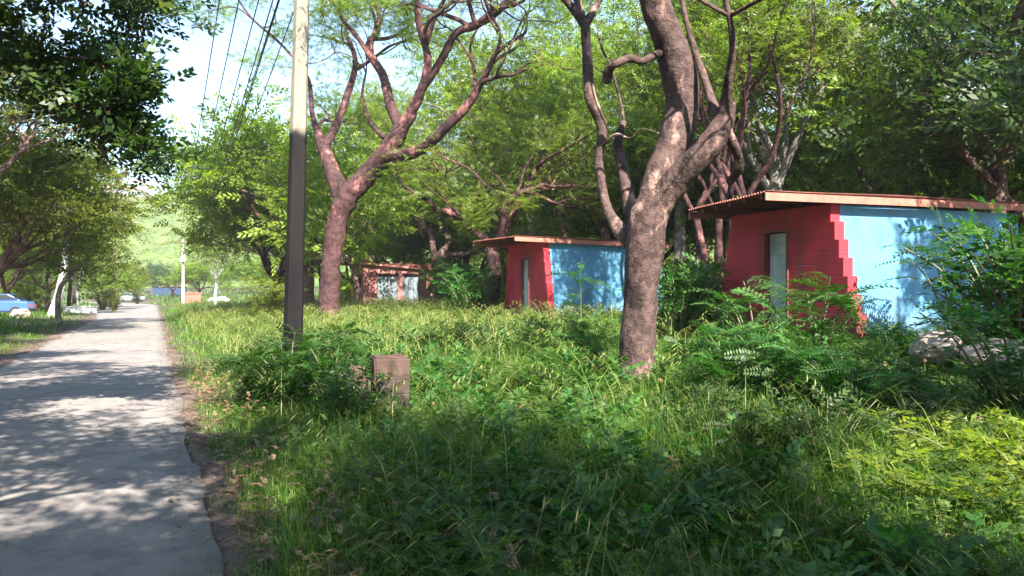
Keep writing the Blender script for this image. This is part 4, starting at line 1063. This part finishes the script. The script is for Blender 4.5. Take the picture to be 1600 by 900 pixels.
def grass_mesh(x, y, h, wmul):
    parts = []; k = rg.integers(0, 4, len(x)); a = rg.uniform(0, 6.28, len(x)); z = ground(x, y) - 0.02
    Mx = rotz(a, h); Mx[:, :, 1] *= wmul[:, None]
    Lc = np.stack([x, y, z], -1)
    for i in range(4):
        m = k == i
        parts.append(tile(*BL[i], Mx[m], Lc[m]))
    return merge(parts)
ps = []
def put(n, Y0, Y1, h0, h1, wm, **kw):
    # tufts: cluster blades round tuft centres
    nc = n // 14; cx, cyy = scatter(nc, Y0, Y1, **kw)
    sg = 0.10 + 0.006 * Y0
    x = np.repeat(cx, 14) + rg.standard_normal(nc * 14) * sg; y = np.repeat(cyy, 14) + rg.standard_normal(nc * 14) * sg
    th = np.repeat(rg.uniform(0.6, 1.25, nc), 14)
    m = verge_mask(x, y) & clear_of_huts(x, y) & (y > 1.2)
    s, d = road_sd(x, y); d = d - bend(s)
    edge = np.where(d > 0, smooth01(0.0, 1.6, d), smooth01(0.2, 3, -d - width(s)) * 0.7)
    h = rg.uniform(h0, h1, len(x)) * th * (0.30 + 0.70 * edge) * (0.5 + 0.9 * patchy(x, y, 1.3, 1.0))
    x, y, h = x[m], y[m], h[m]
    ps.append(grass_mesh(x, y, h, wm * rg.uniform(0.7, 1.3, len(x)) / np.maximum(h, 0.15) * 0.5))
put(60000, 2.0, 7.5, 0.28, 0.58, 0.7)
put(90000, 7.0, 16, 0.22, 0.5, 1.0)
put(60000, 15, 34, 0.25, 0.55, 1.7)
put(60000, 32, 75, 0.3, 0.6, 3.2)
put(30000, 70, 150, 0.35, 0.7, 8.0)
put(20000, 140, 260, 0.5, 0.9, 16.0)
V, Fc = merge(ps)
tag(mk('grass', V, Fc, M['grass']), 'tall unmown green grass covering both verges of the road', 'grass', kind='stuff')
# pale straw stalks with seed heads arching over
def stalk():
    V, Fc = blade(3, 1.0, 0.007, 0.7); V = V.tolist(); Fl = Fc.tolist()
    for i in range(7):
        t = 0.62 + 0.05 * i; x = 0.7 * t ** 2.2; z = t - 0.18 * 1.4 * t ** 3
        q = quadleaf((x, 0, z), (0.8, (-1) ** i * 0.5, -0.6), (0, 0.3, 1), 0.10, 0.010); n0 = len(V); V += [list(v) for v in q]; Fl.append([n0, n0 + 1, n0 + 2, n0 + 3])
    return np.array(V), np.array(Fl)
ST = stalk(); pst = []
for n, Y0, Y1, wm, px0, px1 in ((250, 2.6, 8, 0.7, 330, 1500), (1200, 8, 22, 1.5, 250, 1250), (4500, 14, 45, 1.8, 240, 900), (1800, 28, 80, 2.6, 240, 640)):
    x, y = scatter(n, Y0, Y1, px0, px1); m = verge_mask(x, y, 1.0) & clear_of_huts(x, y, 0.4); x, y = x[m], y[m]
    Mx = rotz(rg.uniform(0, 6.28, len(x)), rg.uniform(0.65, 1.15, len(x))); Mx[:, :, 1] *= wm
    pst.append(tile(*ST, Mx, np.stack([x, y, ground(x, y)], -1)))
V, Fc = merge(pst)
tag(mk('seeding_grass', V, Fc, M['grass_dry']), 'pale straw coloured seed stalks standing above the green grass', 'grass', kind='stuff')

# low weeds with pinnate leaves
def plant_sites(n, Y0, Y1, px0, px1, dmin, thr):
    x, y = scatter(n, Y0, Y1, px0, px1); m = verge_mask(x, y, dmin) & clear_of_huts(x, y, 0.25) & (patchy(x, y, 0.8, 2.2) > thr)
    return x[m], y[m]
def weeds(x, y, hmin, hmax, nf, fl, lib, sc=1.0):
    parts = []
    n = len(x); h = rg.uniform(hmin, hmax, n) * sc
    X = np.repeat(x, nf); Y = np.repeat(y, nf); H = np.repeat(h, nf); t = np.tile((np.arange(nf) + 0.5) / nf, n)
    a = rg.uniform(0, 6.28, len(X)); lean = np.repeat(rg.uniform(-0.25, 0.25, (n, 2)), nf, 0)
    L = np.stack([X + lean[:, 0] * H * t, Y + lean[:, 1] * H * t, ground(X, Y) + H * (0.15 + 0.85 * t)], -1)
    el = 0.15 + 0.7 * t
    D = np.stack([np.cos(a) * np.cos(el), np.sin(a) * np.cos(el), np.sin(el)], -1)
    Mx = frames(D, rg, 0.9, fl * sc * (1.15 - 0.5 * t) * rg.uniform(0.7, 1.2, len(X)))
    k = rg.integers(0, len(lib), len(X))
    for i, (TV, TF) in enumerate(lib):
        m = k == i; parts.append(tile(TV, TF, Mx[m], L[m]))
    return merge(parts)
pw = []
x, y = plant_sites(2600, 2.4, 9, 330, 1640, 0.7, 0.3); pw.append(weeds(x, y, 0.2, 0.5, 6, 0.18, FR))
x, y = plant_sites(3600, 8, 20, 250, 1640, 1.0, 0.3); pw.append(weeds(x, y, 0.15, 0.42, 7, 0.26, FR))
x, y = plant_sites(2200, 18, 48, 240, 1700, 1.5, 0.4); pw.append(weeds(x, y, 0.25, 0.6, 7, 0.4, FR))
x, y = plant_sites(2200, 2.4, 16, 330, 1640, 0.6, 0.0); pw.append(weeds(x, y, 0.08, 0.3, 8, 0.14, SPR_BIG))
x, y = plant_sites(1500, 16, 60, 240, 1700, 1.5, 0.0); pw.append(weeds(x, y, 0.2, 0.55, 8, 0.35, SPR_BIG))
V, Fc = merge(pw)
pb2 = []
x, y = plant_sites(420, 2.8, 10, 380, 1640, 1.2, 0.45); pb2.append(weeds(x, y, 0.15, 0.45, 7, 0.27, SPR_BIG))
x, y = plant_sites(700, 9, 22, 300, 1640, 1.5, 0.45); pb2.append(weeds(x, y, 0.2, 0.55, 8, 0.32, SPR_BIG))
VB, FB = merge(pb2)
tag(mk('broadleaf_weeds', VB, FB, M['leaf_bush']), 'patches of darker broad leaved weeds spreading through the grass', 'weeds', kind='stuff')
# dull dry stems and scruffy low growth
x, y = scatter(2600, 2.3, 16, 300, 1640); s, d = road_sd(x, y); m = (d > 0.1) & ((d < 2.0) | (rg.random(len(x)) < 0.4)) & clear_of_huts(x, y); x, y = x[m], y[m]
VD, FD = weeds(x, y, 0.05, 0.35, 5, 0.16, FR)
tag(mk('dry_weeds', VD, FD, M['dead_leaf']), 'brown withered weeds and stems low in the grass beside the road', 'weeds', kind='stuff')
tag(mk('weeds', V, Fc, M['leaf_weed']), 'low leafy weeds with feathery leaves mixed through the grass', 'weeds', kind='stuff')
# undergrowth behind and between the huts
pu = []
x, y = plant_sites(2600, 18, 60, 700, 1760, 11, -1); sd2 = road_sd(x, y)[1]; m = sd2 > 14.5; pu.append(weeds(x[m], y[m], 0.6, 2.0, 12, 0.85, SPR))
x, y = plant_sites(900, 55, 100, 520, 1100, 11, -1); pu.append(weeds(x, y, 1.0, 2.6, 10, 1.3, SPR))
x, y = scatter(1200, 58, 120, -200, 200); s, d = road_sd(x, y); m = d < -width(s) - 9; pu.append(weeds(x[m], y[m], 1.0, 2.8, 10, 1.4, SPR))
V, Fc = merge(pu)
tag(mk('undergrowth', V, Fc, M['leaf_mid']), 'tangled green undergrowth closing the view below the woodland', 'undergrowth', kind='stuff')
# leaf litter
x, y = scatter(9000, 2.2, 26, -60, 700); s, d = road_sd(x, y)
keep = ((d > -0.25) & (d < 1.4)) | ((d < -RW + 0.15) & (d > -RW - 2.2)) | (rg.random(len(x)) < 0.05)
x, y, d = x[keep], y[keep], d[keep]
z = np.where((d < 0) & (d > -RW), 0.03, ground(x, y) + 0.045); D = rg.standard_normal((len(x), 3)); D[:, 2] *= 0.15
lv = np.array(quadleaf((0, 0, 0), (1, 0, 0), (0, 0, 1), 1, 0.5)); V, Fc = tile(lv, np.array([[0, 1, 2, 3]]), frames(D, rg, 0.92, rg.uniform(0.03, 0.075, len(x))), np.stack([x, y, z], -1))
tag(mk('leaf_litter', V, Fc, M['dead_leaf']), 'scattered brown dead leaves along both edges of the road', 'leaf litter', kind='stuff')

# ------------------------------------------------------------------ shrubs and saplings, one by one
def shrub_meshes(seed, H, R, stems, nf, fl, lib, upf=0.75):
    r = np.random.default_rng(seed); mb = MB(); L = []; D = []; sc = []
    for i in range(stems):
        an = r.uniform(0, 6.28); rr = R * r.uniform(0.3, 1.0); h = H * r.uniform(0.55, 1.0)
        b = np.array([math.cos(an), math.sin(an), 0]) * rr
        pts = spline([b * 0.1, b * 0.3 + [0, 0, h * 0.4], b * 0.65 + [0, 0, h * 0.8], b + [0, 0, h]], 4)
        mb.tube(pts, np.linspace(0.012, 0.004, len(pts)) * (1 + H * 0.3), 5)
        for f in range(nf):
            t = 0.2 + 0.8 * (f + r.random()) / nf; q = pts[min(int(t * len(pts)), len(pts) - 1)]
            a2 = r.uniform(0, 6.28); e = r.uniform(-0.1, 0.7)
            L.append(q); D.append((math.cos(a2) * math.cos(e), math.sin(a2) * math.cos(e), math.sin(e))); sc.append(fl * r.uniform(0.6, 1.2))
    L = np.array(L); Mx = frames(np.array(D), r, upf, np.array(sc)); k = r.integers(0, len(lib), len(L)); parts = []
    for i, (TV, TF) in enumerate(lib):
        m = k == i
        if m.any(): parts.append(tile(TV, TF, Mx[m], L[m]))
    return mb, merge(parts)
SH = {}
KINDS = {'fern': (1.0, 0.75, 22, 12, 0.36, FR), 'leafy': (1.0, 0.7, 24, 12, 0.26, SPR), 'vine': (0.6, 1.1, 30, 12, 0.20, SPR_BIG), 'sapling': (1.8, 0.12, 1, 16, 0.62, FR), 'wispy': (1.3, 0.6, 7, 9, 0.5, FR)}
def shrub(kind, px, Y, s, rz, leaf, label, cat='shrub', group='shrubs in the grass verge', dz=0.0, name=None):
    if (kind, leaf) not in SH:
        mb, (V, Fc) = shrub_meshes(hash_(kind), *KINDS[kind]); SH[(kind, leaf)] = None
        t = empty(name or 'shrub', (0, 0, 0)); a = mb.build('stem', M['stem'], t); c = mk('foliage', V, Fc, M[leaf], t); SH[(kind, leaf)] = (a, c)
    else:
        a0, c0 = SH[(kind, leaf)]; t = empty(name or 'shrub', (0, 0, 0)); a = a0.copy(); c = c0.copy()
        for o_ in (a, c): COL.objects.link(o_); o_.parent = t
    t.location = tuple(G(px, Y, dz)); t.rotation_euler = (0, 0, rz); t.scale = (s, s, s if kind != 'vine' else s * 0.9)
    return tag(t, label, cat, group)
def hash_(s): return sum(ord(c) * (i + 3) for i, c in enumerate(s)) % 9973
for a in [
 ('fern', 450, 10.9, 1.15, 0.2, 'leaf_bush', 'dark feathery shrub wrapped round the foot of the near pole'),
 ('fern', 520, 10.2, 1.0, 1.4, 'leaf_bush', 'dark feathery shrub between the near pole and the masonry block'),
 ('leafy', 560, 9.0, 0.8, 2.4, 'leaf_bush', 'small dark shrub growing against the left side of the masonry block'),
 ('fern', 405, 11.8, 0.8, 3.4, 'leaf_bush', 'low dark shrub left of the near pole toward the road'),
 ('fern', 500, 13.0, 1.15, 4.4, 'leaf_weed', 'light green shrub just behind the near pole'),
 ('fern', 890, 11.3, 0.8, 0.9, 'leaf_weed', 'bright feathery shrub just left of the thick pinkish trunk'),
 ('leafy', 850, 14.0, 0.8, 2.9, 'leaf_weed', 'bright leafy shrub in front of the small red hut'),
 ('fern', 930, 13.2, 0.85, 3.9, 'leaf_weed', 'bright shrub below the blue wall of the small hut'),
 ('sapling', 908, 17.5, 1.0, 0.5, 'leaf_bush', 'young feathery sapling standing dark against the blue wall of the small hut', 'sapling', 'saplings'),
 ('fern', 1095, 10.6, 0.8, 5.1, 'leaf_bush', 'green shrub just right of the thick pinkish trunk'),
 ('leafy', 1060, 15.5, 1.6, 0.1, 'leaf_bush', 'tall leafy shrub between the thick pinkish trunk and the large hut'),
 ('leafy', 1100, 17.0, 1.7, 1.9, 'leaf_bush', 'dark tall shrub against the far side of the large red facade'),
 ('fern', 1150, 8.0, 0.95, 1.0, 'leaf_bush', 'dark feathery shrub in front of the left half of the red facade'),
 ('fern', 1240, 7.6, 0.9, 2.0, 'leaf_bush', 'dark feathery shrub in front of the grey door of the large hut'),
 ('fern', 1335, 7.2, 0.85, 3.0, 'leaf_bush', 'dark shrub in front of the stepped red edge of the large hut'),
 ('leafy', 1185, 8.9, 0.85, 2.2, 'leaf_bush', 'rounded leafy shrub below the left part of the red facade'),
 ('leafy', 1290, 8.4, 0.8, 3.2, 'leaf_bush', 'rounded leafy shrub between the grey door and the stepped red edge'),
 ('leafy', 1370, 7.9, 0.75, 4.2, 'leaf_bush', 'rounded leafy shrub below the left part of the large blue wall'),
 ('wispy', 1190, 9.6, 1.1, 4.0, 'leaf_bush', 'wispy tall plant reaching up before the red facade'),
 ('wispy', 1275, 10.2, 1.15, 0.6, 'leaf_bush', 'wispy plant whose tips cross the stepped red edge'),
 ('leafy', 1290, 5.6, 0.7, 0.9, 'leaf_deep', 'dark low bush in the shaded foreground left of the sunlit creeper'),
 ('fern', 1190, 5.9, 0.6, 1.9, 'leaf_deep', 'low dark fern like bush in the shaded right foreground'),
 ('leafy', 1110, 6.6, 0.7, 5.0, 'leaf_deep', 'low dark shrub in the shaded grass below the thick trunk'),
 ('fern', 1430, 6.2, 0.6, 0.3, 'leaf_deep', 'low dark shrub in front of the blue wall'),
 ('leafy', 1590, 10.6, 2.0, 2.5, 'leaf_bush', 'tall dark shrub hiding the right end of the blue wall'),
 ('wispy', 1500, 12.6, 1.5, 1.5, 'leaf_bush', 'leafy shrub standing against the right part of the blue wall'),
 ('vine', 1480, 4.9, 0.75, 1.0, 'leaf_lime', 'sunlit yellow green creeper on the ground at lower right'),
 ('vine', 1590, 5.3, 0.95, 2.0, 'leaf_lime', 'bright creeper mound cut by the lower right edge'),
 ('leafy', 1590, 7.2, 1.2, 3.4, 'leaf_bush', 'dark shrub at the right edge above the bright creeper'),
 ('leafy', 735, 27.5, 1.9, 0.7, 'leaf_bush', 'deep green leafy shrub left of the small red hut'),
 ('leafy', 715, 36, 2.4, 2.7, 'leaf_bush', 'deep green shrub between the pink hut and the small red hut'),
 ('leafy', 690, 44, 2.0, 4.7, 'leaf_weed', 'light shrub against the right end of the pink hut'),
 ('leafy', 425, 34, 2.0, 3.7, 'leaf_lime', 'bright shrub in the clearing just left of the near pole'),
 ('fern', 700, 15.5, 0.8, 0.7, 'leaf_weed', 'low bright weed clump in the sunny gap right of the masonry block'),
 ('fern', 820, 10.0, 0.6, 5.7, 'leaf_weed', 'low feathery clump in the sun left of the thick trunk'),
 ('leafy', 215, 105, 2.0, 3.0, 'leaf_olive', 'roadside bush just below the pale blue car'),
 ('leafy', 178, 66, 1.5, 1.0, 'leaf_olive', 'olive bush right of the low white wall'),
 ('leafy', 160, 72, 2.2, 5.0, 'leaf_olive', 'taller olive bush behind the low white wall'),
 ('leafy', 55, 58, 2.4, 2.0, 'leaf_olive', 'dusty bush between the blue car and the leaning white trunk'),
]:
    shrub(*a)
c_ = PROT[('canopy', 1)]['LV']; print('canopy', c_.min(0), c_.max(0), c_.mean(0))
print('verts', sum(len(o.data.vertices) for o in bpy.data.objects if o.type == 'MESH'))
